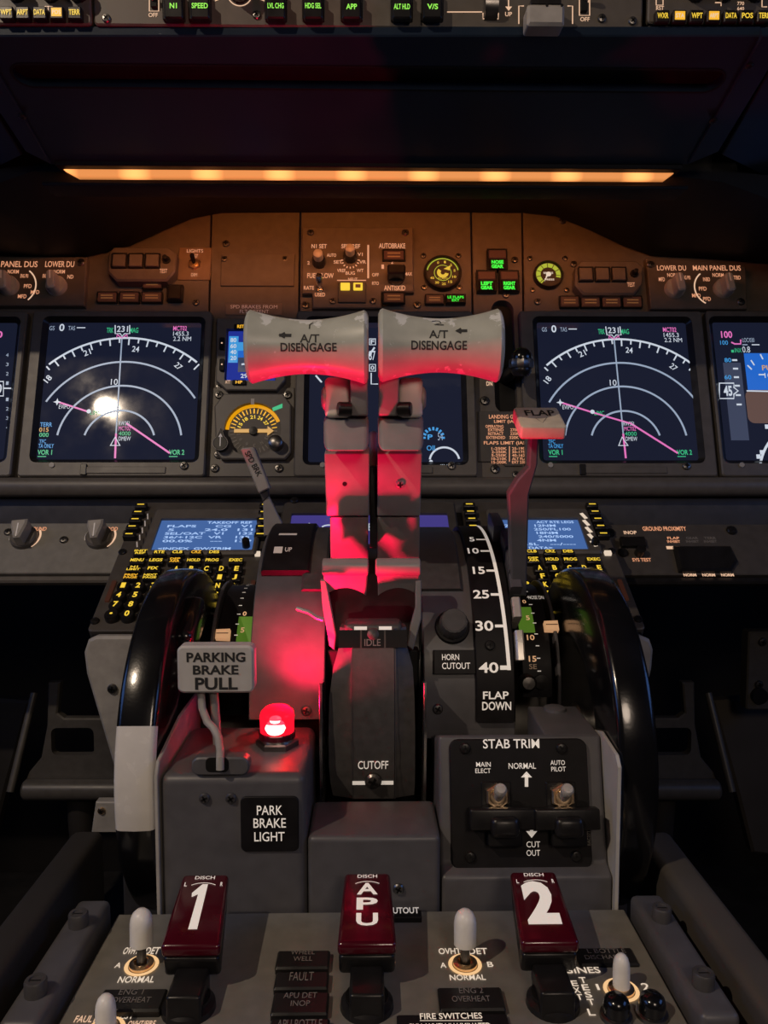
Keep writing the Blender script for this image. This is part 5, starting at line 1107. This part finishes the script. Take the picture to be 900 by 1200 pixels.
# ================================================================== LEVERS
def thrust(side):
    X0, X1 = ((-.0862, -.0018) if not side else (.0050, .0910)); C0 = V(((X0+X1)/2, .545, at(435, 407 if not side else 405, .545).z))
    t = thing('thrust_lever', 'worn grey thrust lever with grip marked %s, %s' % (('1', 'nearer the SPD BRK lever') if not side else ('2', 'nearer the gear lever')), 'lever', hit(657, .12)[0:2] and (C0.x, .62, -.09), 'pair of thrust levers')
    Lh = (X1-X0)/2; n = 40; rings = []
    rad = lambda x: .0186+.0078*min(1, abs(x/Lh))**1.9
    prof = [(-Lh, .0215), (-Lh+.0012, .0243)]+[(-Lh+.003+(2*Lh-.006)*i/16, None) for i in range(17)]+[(Lh-.0012, .0243), (Lh, .0215)]
    ysq = .86
    for x, r in prof:
        r = rad(x) if r is None else r
        rings.append([(C0.x+x, C0.y-r*ysq*cos(2*pi*i/n), C0.z+r*sin(2*pi*i/n)) for i in range(n)])
    mb = MB(); mb.loft(rings, 'grip_paint')
    def on(a, b):
        r = rad(a-C0.x); th = (b-C0.z)/r; r += .00025; return (a, C0.y-r*ysq*cos(th), C0.z+r*sin(th))
    def tx(s, x0, y0, x1, y1, m='black_print', bold=.02):
        d = C0.y-.018; p = at(x0, y1, d); q = at(x1, y0, d); f = lambda z: C0.z+.021*math.asin(max(-.95, min(.95, (z-C0.z)/.021)))
        mb.text(s, (p.x, f(p.z), q.x, f(q.z)), 0, m, bold, 0, on)
    def ribbon(pts, wd, m='black_print'):
        d = C0.y-.018; vs = []
        P3 = [at(x, y, d) for x, y in pts]; q = [(p.x, C0.z+.021*math.asin(max(-.95, min(.95, (p.z-C0.z)/.021)))) for p in P3]
        mm = MB(); mm.strip(q, wd, 0, m)
        mb.add([on(v.x, v.y) for v in mm.v], mm.f, m)
    if not side:
        tx('A/T', 351, 391, 374, 401); tx('DISENGAGE', 328.5, 401.5, 394.5, 411.5); ribbon([(327, 392.5), (333, 392.5), (341, 392.5)], .0022); ribbon([(333.5, 389.5), (327, 392.5), (333.5, 395.5)], .0014); ribbon([(362, 384), (362, 378), (366, 375)], .0009)
    else:
        tx('A/T', 503, 386, 525.5, 396); tx('DISENGAGE', 482, 399, 547.5, 409.5); ribbon([(536, 387), (542, 387), (548, 387)], .0022); ribbon([(541, 384), (535, 387), (541, 390)], .0014); ribbon([(507, 374), (512, 372.5), (516, 373), (518, 376), (510, 378.5), (521, 379)], .0010)
    mb.build('grip', t)
    # neck and lever arm
    mid = at(407 if not side else 470, 470, .556).x
    xa, xb = (at(380, 480, .560).x, at(432, 480, .560).x) if not side else (at(443, 480, .560).x, at(496, 480, .560).x)
    mb = MB(); p = [at(0, y, d) for y, d in ((436, .551), (487, .562))]
    xs = (at(411, 470, .560).x, xb-.0005) if not side else (xa+.0005, at(467, 470, .560).x)
    mb.bevel([(xs[i], p[j].y-.006+k*.018, p[j].z) for k in (0, 1) for j in (0, 1) for i in (0, 1)], [(0, 1, 3, 2), (4, 6, 7, 5), (0, 4, 5, 1), (2, 3, 7, 6), (0, 2, 6, 4), (1, 5, 7, 3)], .0015, 'lever_grey'); mb.build('neck', t)
    xs = (xa+.0002, at(410.5, 470, .560).x) if not side else (at(467.5, 470, .560).x, xb-.0002)
    mb = MB(); z1 = at(0, 441, .560).z; z0 = at(0, 489, .560).z; mb.bbox((xs[0], .560, z0), (xs[1], .580, z1), .0035, 'clamp_cream', 4); 
    zc = at(0, 466, .567).z; mb.lathe([(.0085, -.001), (.0085, .001), (.006, .0025), (.0001, .003)], (xs[0] if not side else xs[1], .569, zc), 'knob_grey', 20, axis=(-1 if not side else 1, 0, 0)); cl = mb.build('clamp', t)
    bx = at(402 if not side else 475, 482, .560); mb = MB(); bx = at(411 if not side else 467, 479.5, .5555); mb.lathe([(.0052, 0), (.0052, .0085), (.0044, .0095), (.0001, .0098)], bx, 'black_satin', 20, axis=(-1 if not side else 1, -.25, 0)); mb.build('go_around_button', cl)
    def slab(y0, d0, y1, d1, xl0, xr0, xl1, xr1, th, mat, r, name):
        mb = MB(); vs = []
        for y, d, xl, xr in ((y0, d0, xl0, xr0), (y1, d1, xl1, xr1)):
            for x in (xl, xr):
                q = at(x, y, d); vs.append(tuple(q))
        vs += [(v[0]*1.0, v[1]+th, v[2]+th*.25) for v in vs]
        mb.bevel(vs, [(0, 1, 3, 2), (4, 6, 7, 5), (0, 4, 5, 1), (2, 3, 7, 6), (0, 2, 6, 4), (1, 5, 7, 3)], r, mat); mb.build(name, t); return mb
    if not side: e = (378.5, 432, 380, 433, 382.5, 432.5, 386.5, 432)
    else: e = (443, 497, 442.5, 495, 442, 492.5, 441.5, 488.5)
    slab(488, .566, 530, .544, e[0], e[1], e[0]+.5, e[1], .022, 'lever_grey', .004, 'shoulder')
    slab(531, .571, 605, .594, e[2], e[3], e[4], e[5], .022, 'lever_grey', .0012, 'arm_cover')
    slab(606, .598, 664, .632, e[6], e[5]-.5, e[6]+1, e[5]-1, .020, 'lever_grey', .0012, 'lower_arm')
    q = at(404 if not side else 469, 567, .5820); n_ = V((0, -.9, -.36)).normalized(); F = Frame(q, (1, 0, 0), V((0, -.36, .9))); F.n = n_; F.v = n_.cross(F.u)
    if side: screw(MB(F), 0, 0, 0, .0036, 'lever_grey').build('screw', t)
    else: mb = MB(F); mb.lathe([(.0018, -.0005), (.0018, .0004), (.0001, .0004)], (0, 0, 0), 'black_matte', 14); mb.build('screw_hole', t)
thrust(0); thrust(1)
t = thing('lever_link', 'small pale upright link between the two thrust levers', 'link', at(437, 552, .60)); mb = MB(); p = at(437.5, 512, .60); mb.bbox((p.x-.0034, .596, at(0, 547, .6).z), (p.x+.0034, .612, at(0, 505, .6).z), .0025, 'knob_grey'); mb.build('bar', t)
mb = MB(); mb.bbox((p.x-.003, .600, at(0, 640, .62).z), (p.x+.003, .612, at(0, 547, .6).z+.001), .001, 'black_satin'); mb.build('stem', t)

def start_lever(side):
    x0, x1 = (377, 432) if not side else (440, 493.5); d = .566
    t = thing('fuel_lever', 'short red-lit fuel lever with rounded grip under the thrust lever marked %s' % (2 if side else 1), 'lever', at((x0+x1)/2, 755, .565), 'pair of fuel levers')
    a, b = at(x0, 666, d), at(x1, 666, d); r = at(0, 656.5, d).z-a.z
    mb = MB(); mb.lathe([(r*.75, 0), (r*.97, .0008), (r, .002), (r, b.x-a.x-.002), (r*.97, b.x-a.x-.0008), (r*.75, b.x-a.x)], (a.x, d+r, a.z), 'lever_grey', 32, axis=(1, 0, 0)); gp = mb.build('grip', t)
    mb = MB(); s0, s1 = at(435, 670, d+.002), at(435, 699, d+.016); F = Frame((0, s0.y, s0.z), (1, 0, 0), (0, s0.y-s1.y, s0.z-s1.z)); mid = (x0+x1)/2
    low = [(x0+3+(x1-x0-6)*i/10, 699-9*(1-((i-5)/5)**2) if True else 0) for i in range(11)]
    mb.use(F); mb.ppoly([(x0+2, 670), (x1-1, 670)]+low[::-1], -.008, 0, 'lever_grey', .001); mb.build('grip_skirt', gp)
    F = Frame(at(435, 690, .5725), (1, 0, 0), (0, -.0, 1)); mb = MB(F)
    pts = [(375.5, 680), (382, 680), (386, 700), (394, 745), (392, 762), (386, 757), (378, 712)] if not side else [(487, 680), (494, 680), (494, 725), (484, 762), (477.5, 757), (481, 735), (487, 712)]
    mb.ppoly(pts, -.006, 0, 'lever_grey', .0008); mb.build('arm', t)
    return t
start_lever(0); start_lever(1)
mb = MB(); mb.tube([at(348, 713, .560), at(362, 717.5, .556), at(372, 724, .554), at(379, 726, .554)], .0017, 'lever_grey', 8)
tag(mb.build('lock_wire'), 'short red-lit wire end sticking out beside the left fuel lever', 'wire')

# ---- speed brake lever
F = Frame((0, .722, 0), (1, 0, 0), (0, 0, 1)); F2 = Frame((0, .716, 0), (1, 0, 0), (0, 0, 1))
t = thing('speed_brake_lever', 'slim grey lever with flat grip lettered SPD BRK', 'lever', at(322, 624, .64))
mb = MB(F2); mb.ppoly([(282, 527), (284, 525), (295.5, 524), (298, 526), (316, 572), (304, 578), (302, 576)], -.010, .002, 'housing_grey', .0012); mb.ptext('SPD BRK', 281, 540, 313, 547, .0023, 'black_print', .02, -radians(62)); mb.build('grip', t)
mb = MB(F); mb.ppoly([(303, 575), (314, 572), (315, 582), (308, 588)], -.007, .001, 'pedestal_dark', .0008); mb.build('collar', t)
mb = MB(F); mb.ppoly([(308, 584), (314, 580), (330, 612), (330, 628), (309, 628)], -.006, 0, 'lever_grey', .0008); mb.build('arm', t)
# ---- flap lever
t = thing('flap_lever', 'flap lever with broad tan grip lettered FLAP beside the flap scale', 'lever', at(608, 690, .606))
p0, p1 = at(608, 690, .604), at(625, 512, .574); F = Frame((0, p0.y, p0.z), (1, 0, 0), (0, p1.y-p0.y, p1.z-p0.z))
mb = MB(F); mb.ppoly([(622, 508), (632, 508), (630, 545), (620, 580), (617, 699), (600, 699), (596, 580), (607, 562), (620, 548)], -.010, 0, 'pedestal_grey', .0012); mb.build('arm', t)
p0, p1 = at(635, 498.5, .548), at(628, 476.6, .578); F = Frame((0, p0.y, p0.z), (1, 0, 0), (0, p1.y-p0.y, p1.z-p0.z)); R = F.rect(606, 477, 659, 498.5); hb = F.p(635, 476.6)[1]
mb = MB(F); mb.bbox((R[0], -.001, -.011), (R[2], hb, 0), .0022, 'tan_trim', 3); w = .0002
mb.ptext('FLAP', 615, 480.5, 650, 487, w, 'black_print', .02); mb.strip([F.p(628, 490, w), F.p(636, 495.5, w), F.p(641, 488.5, w)], .0006, w, 'grey_print'); mb.build('grip', t)
# ---- parking brake lever
F = Frame((0, .500, 0), (1, 0, 0), (0, -.001, 1)); t = thing('parking_brake_lever', 'grey plate handle lettered PARKING BRAKE PULL on a bent rod', 'lever', at(258, 898, .484))
mb = MB(F); R = F.rect(207.5, 757, 297.5, 812.5); mb.prism(rrect(R[0], R[1], R[2], R[3], .0042, 5), -.011, 0, 'plate_grey', .0014); w = .0003
mb.ptext('PARKING', 218.5, 764.5, 287.5, 776, w, 'black_print', .03); mb.ptext('BRAKE', 226, 779.5, 279.5, 790.5, w, 'black_print', .03); mb.ptext('PULL', 228.5, 794, 278.5, 808.5, w, 'black_print', .03); mb.build('handle_plate', t)
mb = MB(); mb.tube([at(235, 806, .508), at(237, 830, .506), at(243, 846, .502), at(250, 853, .498), at(256, 864, .494), at(258, 880, .482), at(258, 889, .4755), at(258, 902, .4745)], .0026, 'housing_grey', 12); mb.build('rod', t)
mb = MB(); mb.tube([at(250, 806, .510), at(252, 830, .511), at(254, 858, .512), at(255, 872, .511)], .0030, 'lever_grey', 12); mb.build('guide_rod', t)

# ================================================================== TRIM WHEELS
def trim_wheel(side):
    WD, WZ, R = .611, -.2223, .130; x0, x1 = (.1612, .1880) if side else (-.1668, -.1398)
    wlo, whi = math.degrees(hit(970, R, CD=WD, CZ=WZ)[2]), math.degrees(hit(853, R, CD=WD, CZ=WZ)[2]); cx = (x0+x1)/2; h = (x1-x0)/2
    t = thing('trim_wheel', 'large glossy black trim wheel %s' % ('rising beside the STAB TRIM switches' if side else 'with a white band behind the parking brake handle'), 'wheel', (cx, WD, WZ), 'pair of trim wheels')
    prof = [(.012, h*.5), (.060, h*.5), (.066, h*.6), (.074, h*.95), (.078, h), (.1255, h), (.1278, h*.95), (.1293, h*.85), (.130, h*.68), (.1305, 0), (.130, -h*.68), (.1293, -h*.85), (.1278, -h*.95), (.1255, -h), (.078, -h), (.074, -h*.95), (.066, -h*.6), (.060, -h*.5), (.012, -h*.5)]
    n = 120; mb = MB(); vs = []; 
    for r, x in prof: vs += [(cx+x, WD-r*cos(2*pi*i/n), WZ+r*sin(2*pi*i/n)) for i in range(n)]
    fb, fw = [], []
    for k in range(len(prof)-1):
        for i in range(n):
            j = (i+1) % n; f = (k*n+i, k*n+j, (k+1)*n+j, (k+1)*n+i); deg = (i+.5)*360/n; deg = deg-360 if deg > 180 else deg
            (fw if (not side and wlo < deg < whi and prof[k][0] > .1 and prof[k+1][0] > .1) else fb).append(f)
    mb.add(vs, fb, 'wheel_black'); mb.add(vs, fw, 'wheel_white'); mb.build('rim', t)
    mb = MB(); mb.lathe([(.0001, -h*.8), (.018, -h*.8), (.020, -h*.6), (.020, h*.6), (.018, h*.8), (.0001, h*.8)], (cx, WD, WZ), 'dark_steel', 28, axis=(1, 0, 0)); mb.build('hub', t)
    mb = MB(); q = radians(250 if side else 66); F = Frame((cx+(-1 if side else 1)*(h-.002), WD-.103*cos(q), WZ+.103*sin(q)), (0, sin(q), cos(q)), (0, -cos(q), sin(q)))
    if F.n.x*(-1 if side else 1) < 0: F.u = -F.u; F.n = -F.n
    mb.use(F); mb.bbox((-.026, -.012, -.001), (.026, .012, .014), .006, 'wheel_black', 4); mb.build('fold_handle', t)
trim_wheel(0); trim_wheel(1)

# ================================================================== FIRE PANEL
t = thing('fire_warning_console', 'grey level fire control panel with lit lettering at the foot of the pedestal', 'control panel', (0, .40, -.294))
mb = MB(P); x0, x1 = -.1630, .1640
mb.plate((x0, -.11, x1, .0755), -.02, 0, 'fire_grey', .001, .001); w = .0004
mb.ptext('OVHT', 145, 1110, 163, 1118, w, 'lit_cream', .012); mb.ptext('DET', 171, 1110, 187, 1118, w, 'lit_cream', .012); mb.ptext('A', 135, 1128, 142, 1134, w, 'lit_cream', .012); mb.ptext('NORMAL', 139, 1144, 181, 1151.5, w, 'lit_cream', .012)
mb.ptext('OVHT', 514, 1111, 540, 1118, w, 'lit_cream', .012); mb.ptext('DET', 549, 1111, 571, 1118, w, 'lit_cream', .012); mb.ptext('A', 516, 1128, 523, 1134, w, 'lit_cream', .012); mb.ptext('B', 571, 1127, 578, 1133, w, 'lit_cream', .012); mb.ptext('NORMAL', 527, 1142, 569, 1148.5, w, 'lit_cream', .012)
mb.ptext('ENGINES', 640, 1133, 703, 1140.5, w, 'lit_cream', .012); mb.ptext('1', 699, 1153, 702, 1160, w, 'lit_cream', .012); mb.ptext('2', 752, 1152, 761, 1160, w, 'lit_cream', .012)
for i, s in enumerate('TEST'): mb.ptext(s, 679+i*3.2, 1145+i*8.5, 687+i*3.2, 1152+i*8.5, w, 'lit_cream', .012)
for i, s in enumerate('EXT'): mb.ptext(s, 669+i*3, 1149+i*8, 677+i*3, 1155.5+i*8, w, 'lit_cream', .012)
mb.ptext('L', 689, 1182, 697, 1190, w, 'lit_cream', .012); mb.ptext('R', 769, 1170, 776, 1178, w, 'lit_cream', .012); mb.ptext('FAULT', 88, 1190, 114, 1198, w, 'lit_peach', .012); mb.ptext('TEST', 135, 1187, 157, 1194, w, 'lit_cream', .012); mb.ptext('OVHT/FIRE', 150, 1196, 182, 1203, w, 'lit_peach', .012)
mb.ptext('INOP', 345, 1190, 378, 1197, w, 'grey_print'); mb.ptext('L', 458, 1122, 463, 1128, w, 'lit_orange', .03)
mb.build('faceplate', t)
mb = MB(P); mb.pplate(451, 1066, 494, 1075, 0, .0035, 'placard_black', .0006); mb.ptext('CUTOUT', 454, 1063.2, 491, 1070.5, .0038, 'glow_label', .02); mb.build('cutout_label', t)
for side in (0, 1):
    xc = .1768 if side else -.1766; mb = MB(); mb.bbox((xc-.0105, .365, -.312), (xc+.0105, .474, -.2825), .004, 'pedestal_grey', 4); mb.build('side_rail', t)
    for d in (.446, .387):
        F = Frame((xc, d, -.2835), (1, 0, 0), (0, 1, 0)); mb = MB(F); mb.lathe([(.0058, 0), (.0058, .0080), (.0052, .0090), (.0034, .0090), (.0032, .0082), (.0001, .0082)], (0, 0, 0), 'cover_grey', 24)
        mb.flat((-.0028, -.0004, .0028, .0004), .00835, 'black_matte'); mb.build('thumb_screw', t)
def fire_cap(x0, y0, x1, y1, rows, label, w1=.004):
    t = T('fire_caption', label, 'caption light', P, (x0+x1)/2, (y0+y1)/2, 'dark captions on the fire panel')
    mb = MB(P); mb.pplate(x0, y0, x1, y1, 0, w1, 'black_satin', .001, .001)
    n = len(rows); cx = (x0+x1)/2; H = (y1-y0)*.72/max(n, 1)
    for i, s in enumerate(rows): wd = min((x1-x0)*.75, 5.6*len(s)); yy = y0-w1*900+(y1-y0)*.12+i*H; mb.ptext(s, cx-wd/2, yy+H*.15, cx+wd/2, yy+H*.85, w1+.0003, 'grey_print', .0)
    mb.build('lens', t)
fire_cap(324, 1113, 386, 1134, ('WHEEL', 'WELL'), 'dark caption light reading WHEEL WELL, top of its column'); fire_cap(322, 1138, 385, 1158, ('FAULT',), 'dark caption light reading FAULT, middle of its column')
fire_cap(319, 1162, 385, 1188, ('APU DET', 'INOP'), 'dark caption light reading APU DET INOP, under FAULT'); fire_cap(316, 1193, 386, 1215, ('APU BOTTLE',), 'dark caption light below APU DET INOP, cut by the picture edge')
fire_cap(116, 1158, 192, 1184, ('ENG 1', 'OVERHEAT'), 'dark caption light reading ENG 1 OVERHEAT'); fire_cap(514, 1156, 590, 1183, ('ENG 2', 'OVERHEAT'), 'dark caption light reading ENG 2 OVERHEAT')
fire_cap(676, 1110, 745, 1130, ('L BOTTLE', 'DISCHARGE'), 'dark caption light beside the fire handle marked 2', .002)
t = T('fire_switch_placard', 'black placard reading FIRE SWITCHES at the bottom edge', 'placard', P, 533, 1198); mb = MB(P); mb.pplate(466, 1188, 600, 1240, 0, .003, 'placard_black', .001); mb.ptext('FIRE SWITCHES', 492, 1187, 565, 1194, .0033, 'lit_cream', .01); mb.pstrip([(492, 1196), (565, 1196)], 1, .0033, 'lit_cream'); mb.ptext('PULL WHEN ILLUMINATED', 480, 1199, 575, 1206, .0033, 'lit_cream', .01); mb.build('plate', t)
def fire_handle(xb, xf, s, label):
    t = thing('fire_pull_switch', label, 'fire handle', ((xb+xf)/2, .415, -.294), 'red fire handles')
    h0, h1 = .0140, .0162; zb, zf = at(435, 1022, .456).z, at(435, 1106, .399).z; D0, D1 = .456, .399
    top = [(xb-h0, D0, zb), (xb+h0, D0, zb), (xf+h1, D1, zf), (xf-h1, D1, zf)]; bot = [(x, d+(.0 if i < 2 else .0), z-.019) for i, (x, d, z) in enumerate(top)]
    mid = [(x, d, z-.0075) for x, d, z in top]
    mb = MB(); mb.bevel(mid+top, [(3, 2, 1, 0), (4, 5, 6, 7), (0, 1, 5, 4), (1, 2, 6, 5), (2, 3, 7, 6), (3, 0, 4, 7)], .0025, 'fire_red', 4)
    u = V((1, 0, 0)); v = V((xb-xf, D0-D1, zb-zf)); F = Frame(V((xf, D1, zf)), u, v); Lv = v.length; k = (xb-xf)/Lv
    F.v = v.normalized()
    mb.X = Matrix(((1, F.v.x, 0, xf), (0, F.v.y, F.n.y, D1), (0, F.v.z, F.n.z, zf), (0, 0, 0, 1))); w = .00035
    mb.text('DISCH', (-.006, Lv*.905, .006, Lv*.955), w, 'glow_label', .01); mb.arc((0, Lv*.60), Lv*.25, radians(60), radians(120), .0005, w, 'glow_label', 10)
    if s == 'APU':
        for i, ch in enumerate(s): mb.text(ch, (-.0062, Lv*(.655-i*.215), .0062, Lv*(.825-i*.215)), w, 'glow_label', .025)
    else:
        if s == '1': mb.poly([(-.0032, Lv*.20), (.0018, Lv*.20), (.0026, Lv*.83), (-.0006, Lv*.83), (-.0058, Lv*.70), (-.0054, Lv*.64), (-.0020, Lv*.68)], w, 'glow_label')
        else: mb.text(s, (-.0098, Lv*.22, .0092, Lv*.83), w, 'glow_label', .05)
        mb.text('L', (-.0115, Lv*.80, -.010, Lv*.86), w, 'glow_label', .02); mb.text('R', (.010, Lv*.80, .0115, Lv*.86), w, 'glow_label', .02)
    mb.world(); mb.build('red_lens', t)
    mb = MB(); s_ = .96; tp = [(xb+(x-xb)*s_ if i < 2 else xf+(x-xf)*s_, d, z) for i, (x, d, z) in enumerate(mid)]; bt = [(x, d+(.004 if i > 1 else -.006), z-.013) for i, (x, d, z) in enumerate(tp)]
    mb.bevel(bt+tp, [(3, 2, 1, 0), (4, 5, 6, 7), (0, 1, 5, 4), (1, 2, 6, 5), (2, 3, 7, 6), (3, 0, 4, 7)], .0025, 'black_satin', 3); mb.build('grip_base', t)
    mb = MB(); xm = (xb+xf)/2; xm = xf+(xf-xb)*.2; mb.bbox((xm-.0092, .378, -.2955), (xm+.0092, .402, -.279), .002, 'black_satin'); mb.build('shaft', t)
    mb = MB(); mb.lathe([(.0145, -.001), (.0140, .003), (.0115, .0045), (.0115, .0065)], (xm, .390, -.294), 'black_satin', 28); mb.build('collar', t)
FH = lambda a, b: (at(a, 1022, .456).x, at(b, 1106, .399).x)
fire_handle(*FH(241.5, 223), '1', 'dark red fire handle with a large figure 1'); fire_handle(*FH(430.5, 430), 'APU', 'dark red fire handle lettered APU, middle of the three'); fire_handle(*FH(624, 645), '2', 'dark red fire handle with a large figure 2')
def cap_toggle(px, py, hpx, label, capr=.0065, caplen=.021):
    t = T('capped_toggle', label, 'switch', P, px, py, 'white capped toggles on the fire panel'); a, b = P.p(px, py); d = .40+b; Hh = hpx*d/900
    mb = MB(P); mb.lathe([(.0072, 0), (.0070, .002), (.0055, .0028), (.0042, .0028), (.0040, .0008), (.0001, .0008)], (a, b, 0), 'brass_ring', 28); mb.arc((a, b), .0086, 0, 2*pi, .0022, .0006, 'lit_switch', 28); mb.build('bushing', t)
    mb = MB(P); bat(mb, a, b, .0005, Hh-.004, .0030, .0026, .05, 'dark_steel'); bt = mb.build('bat', t)
    mb = MB(P); dv = V((0, sin(.05), cos(.05))); q = V((a, b, 0))+dv*(Hh-caplen); mb.lathe([(capr*.82, 0), (capr, .0006), (capr, caplen*.60), (capr*.93, caplen*.75), (capr*.75, caplen*.88), (capr*.42, caplen*.97), (.0001, caplen)], q, 'cap_white', 24, axis=dv); mb.build('cap', bt)
cap_toggle(166, 1132, 71, 'white capped toggle by the fire handle marked 1, above ENG 1 OVERHEAT'); cap_toggle(545, 1131, 70, 'white capped toggle above the ENG 2 OVERHEAT caption')
cap_toggle(728, 1161, 47, 'white capped toggle beside the two black buttons', .0046, .019); cap_toggle(124, 1208, 46, 'white capped toggle at the bottom edge, left of TEST', .0052, .020)
for x, y, s in ((722, 1192, 'left'), (764, 1190, 'right')):
    t = T('push_button', 'round black push button under the lamp toggle, %s one of the two' % s, 'button', P, x, y, 'black test buttons'); a, b = P.p(x, y)
    mb = MB(P); mb.lathe([(.0085, 0), (.0083, .002), (.0070, .0025)], (a, b, 0), 'dark_steel', 24); mb.build('collar', t); mb = MB(P); mb.lathe([(.0068, .001), (.0070, .007), (.0062, .010), (.0040, .012), (.0001, .0126)], (a, b, 0), 'wheel_black', 24); mb.build('cap', t)

# ================================================================== FOOTWELLS
for side in (0, 1):
    f = (lambda x: 870-x) if side else (lambda x: x)
    xa, xb = (.1955, .2200) if side else (-.2180, -.1945)
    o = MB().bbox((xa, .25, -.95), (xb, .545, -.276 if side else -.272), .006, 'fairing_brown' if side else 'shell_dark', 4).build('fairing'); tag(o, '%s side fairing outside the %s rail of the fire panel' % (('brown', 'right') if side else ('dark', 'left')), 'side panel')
    FF = Frame((0, .0, -.276 if side else -.272), (1, 0, 0), (0, 1, 0)); e_ = thing('x', 'x', 'x', (0, 0, 0)) if False else None
    F = Frame((0, 1.02, 0), (1, 0, 0), (0, 0, 1)); t = T('rudder_pedal', 'dim grey rudder pedal frame in the %s footwell' % ('right' if side else 'left'), 'pedal', F, f(80), 930)
    mb = MB(F); out = [(f(x), y) for x, y in ((56, 800), (70, 800), (67, 836), (75, 842), (175, 842), (175, 915), (30, 915), (34, 905), (48, 888), (55, 850))]
    hole = F.rect(min(f(60), f(110)), 853, max(f(60), f(110)), 885)
    mb.prism([F.p(x, y) for x, y in out], -.012, 0, 'pedal_metal', .002, [rrect(hole[0], hole[1], hole[2], hole[3], .008)]); mb.build('frame', t)
    mb = MB(); p, q = at(f(28), 925, 1.01), at(f(170), 925, 1.01); mb.tube([p, p+(q-p)*.02, q], [.011, .014, .014], 'pedal_metal', 20); mb.build('tread_bar', t); mb = MB(); q = at(f(90), 928, 1.03); mb.tube([(q.x, q.y+.01, q.z), (q.x, q.y+.06, -.949)], .018, 'shell_dark', 14); mb.build('pedal_arm', t)
    mb = MB(); mb.tube([at(f(40), 812, 1.05), at(f(12), 928, 1.0)], .005, 'pedal_metal', 10); mb.build('side_rod', t)
    F = Frame((0, 1.12, 0), (1, 0, 0), (0, 0, 1))
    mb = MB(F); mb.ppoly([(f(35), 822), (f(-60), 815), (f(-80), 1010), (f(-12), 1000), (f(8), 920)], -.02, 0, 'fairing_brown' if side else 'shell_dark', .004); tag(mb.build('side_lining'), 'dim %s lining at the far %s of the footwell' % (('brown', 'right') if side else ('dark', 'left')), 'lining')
t = thing('hinge_plate', 'dim grey plate with round bolts at the right picture edge', 'plate', at(890, 830, 1.06)); F = Frame((0, 1.05, 0), (1, 0, 0), (0, 0, 1))
mb = MB(F); mb.pplate(876, 740, 930, 832, -.02, 0, 'pedal_metal', .004, .002); mb.build('plate', t); screws(t, F, [(893, 752), (889, 802)], 0, 5); a, b = F.p(889, 815); mb = MB(F); mb.lathe([(.012, 0), (.011, .006), (.0001, .007)], (a, b, 0), 'black_satin', 20); mb.build('knob', t)
t = thing('floor_bracket', 'small pale bracket with one screw beside the white band of the wheel', 'bracket', at(125, 975, .715)); F = Frame((0, .710, 0), (1, 0, 0), (0, 0, 1)); mb = MB(F); mb.ppoly([(112, 940), (172, 940), (172, 976), (107, 976)], -.01, 0, 'housing_grey', .001); mb.build('plate', t); screws(t, F, [(119, 950)], 0, 4.5, 'brass_ring')
mb = MB(); mb.bbox((-.175, .712, -.60), (-.10, .76, -.30), .003, 'pedestal_dark'); struct(mb.build('trim_1'))

for o in EMPTIES:
    if '_m' in o: del o['_m']
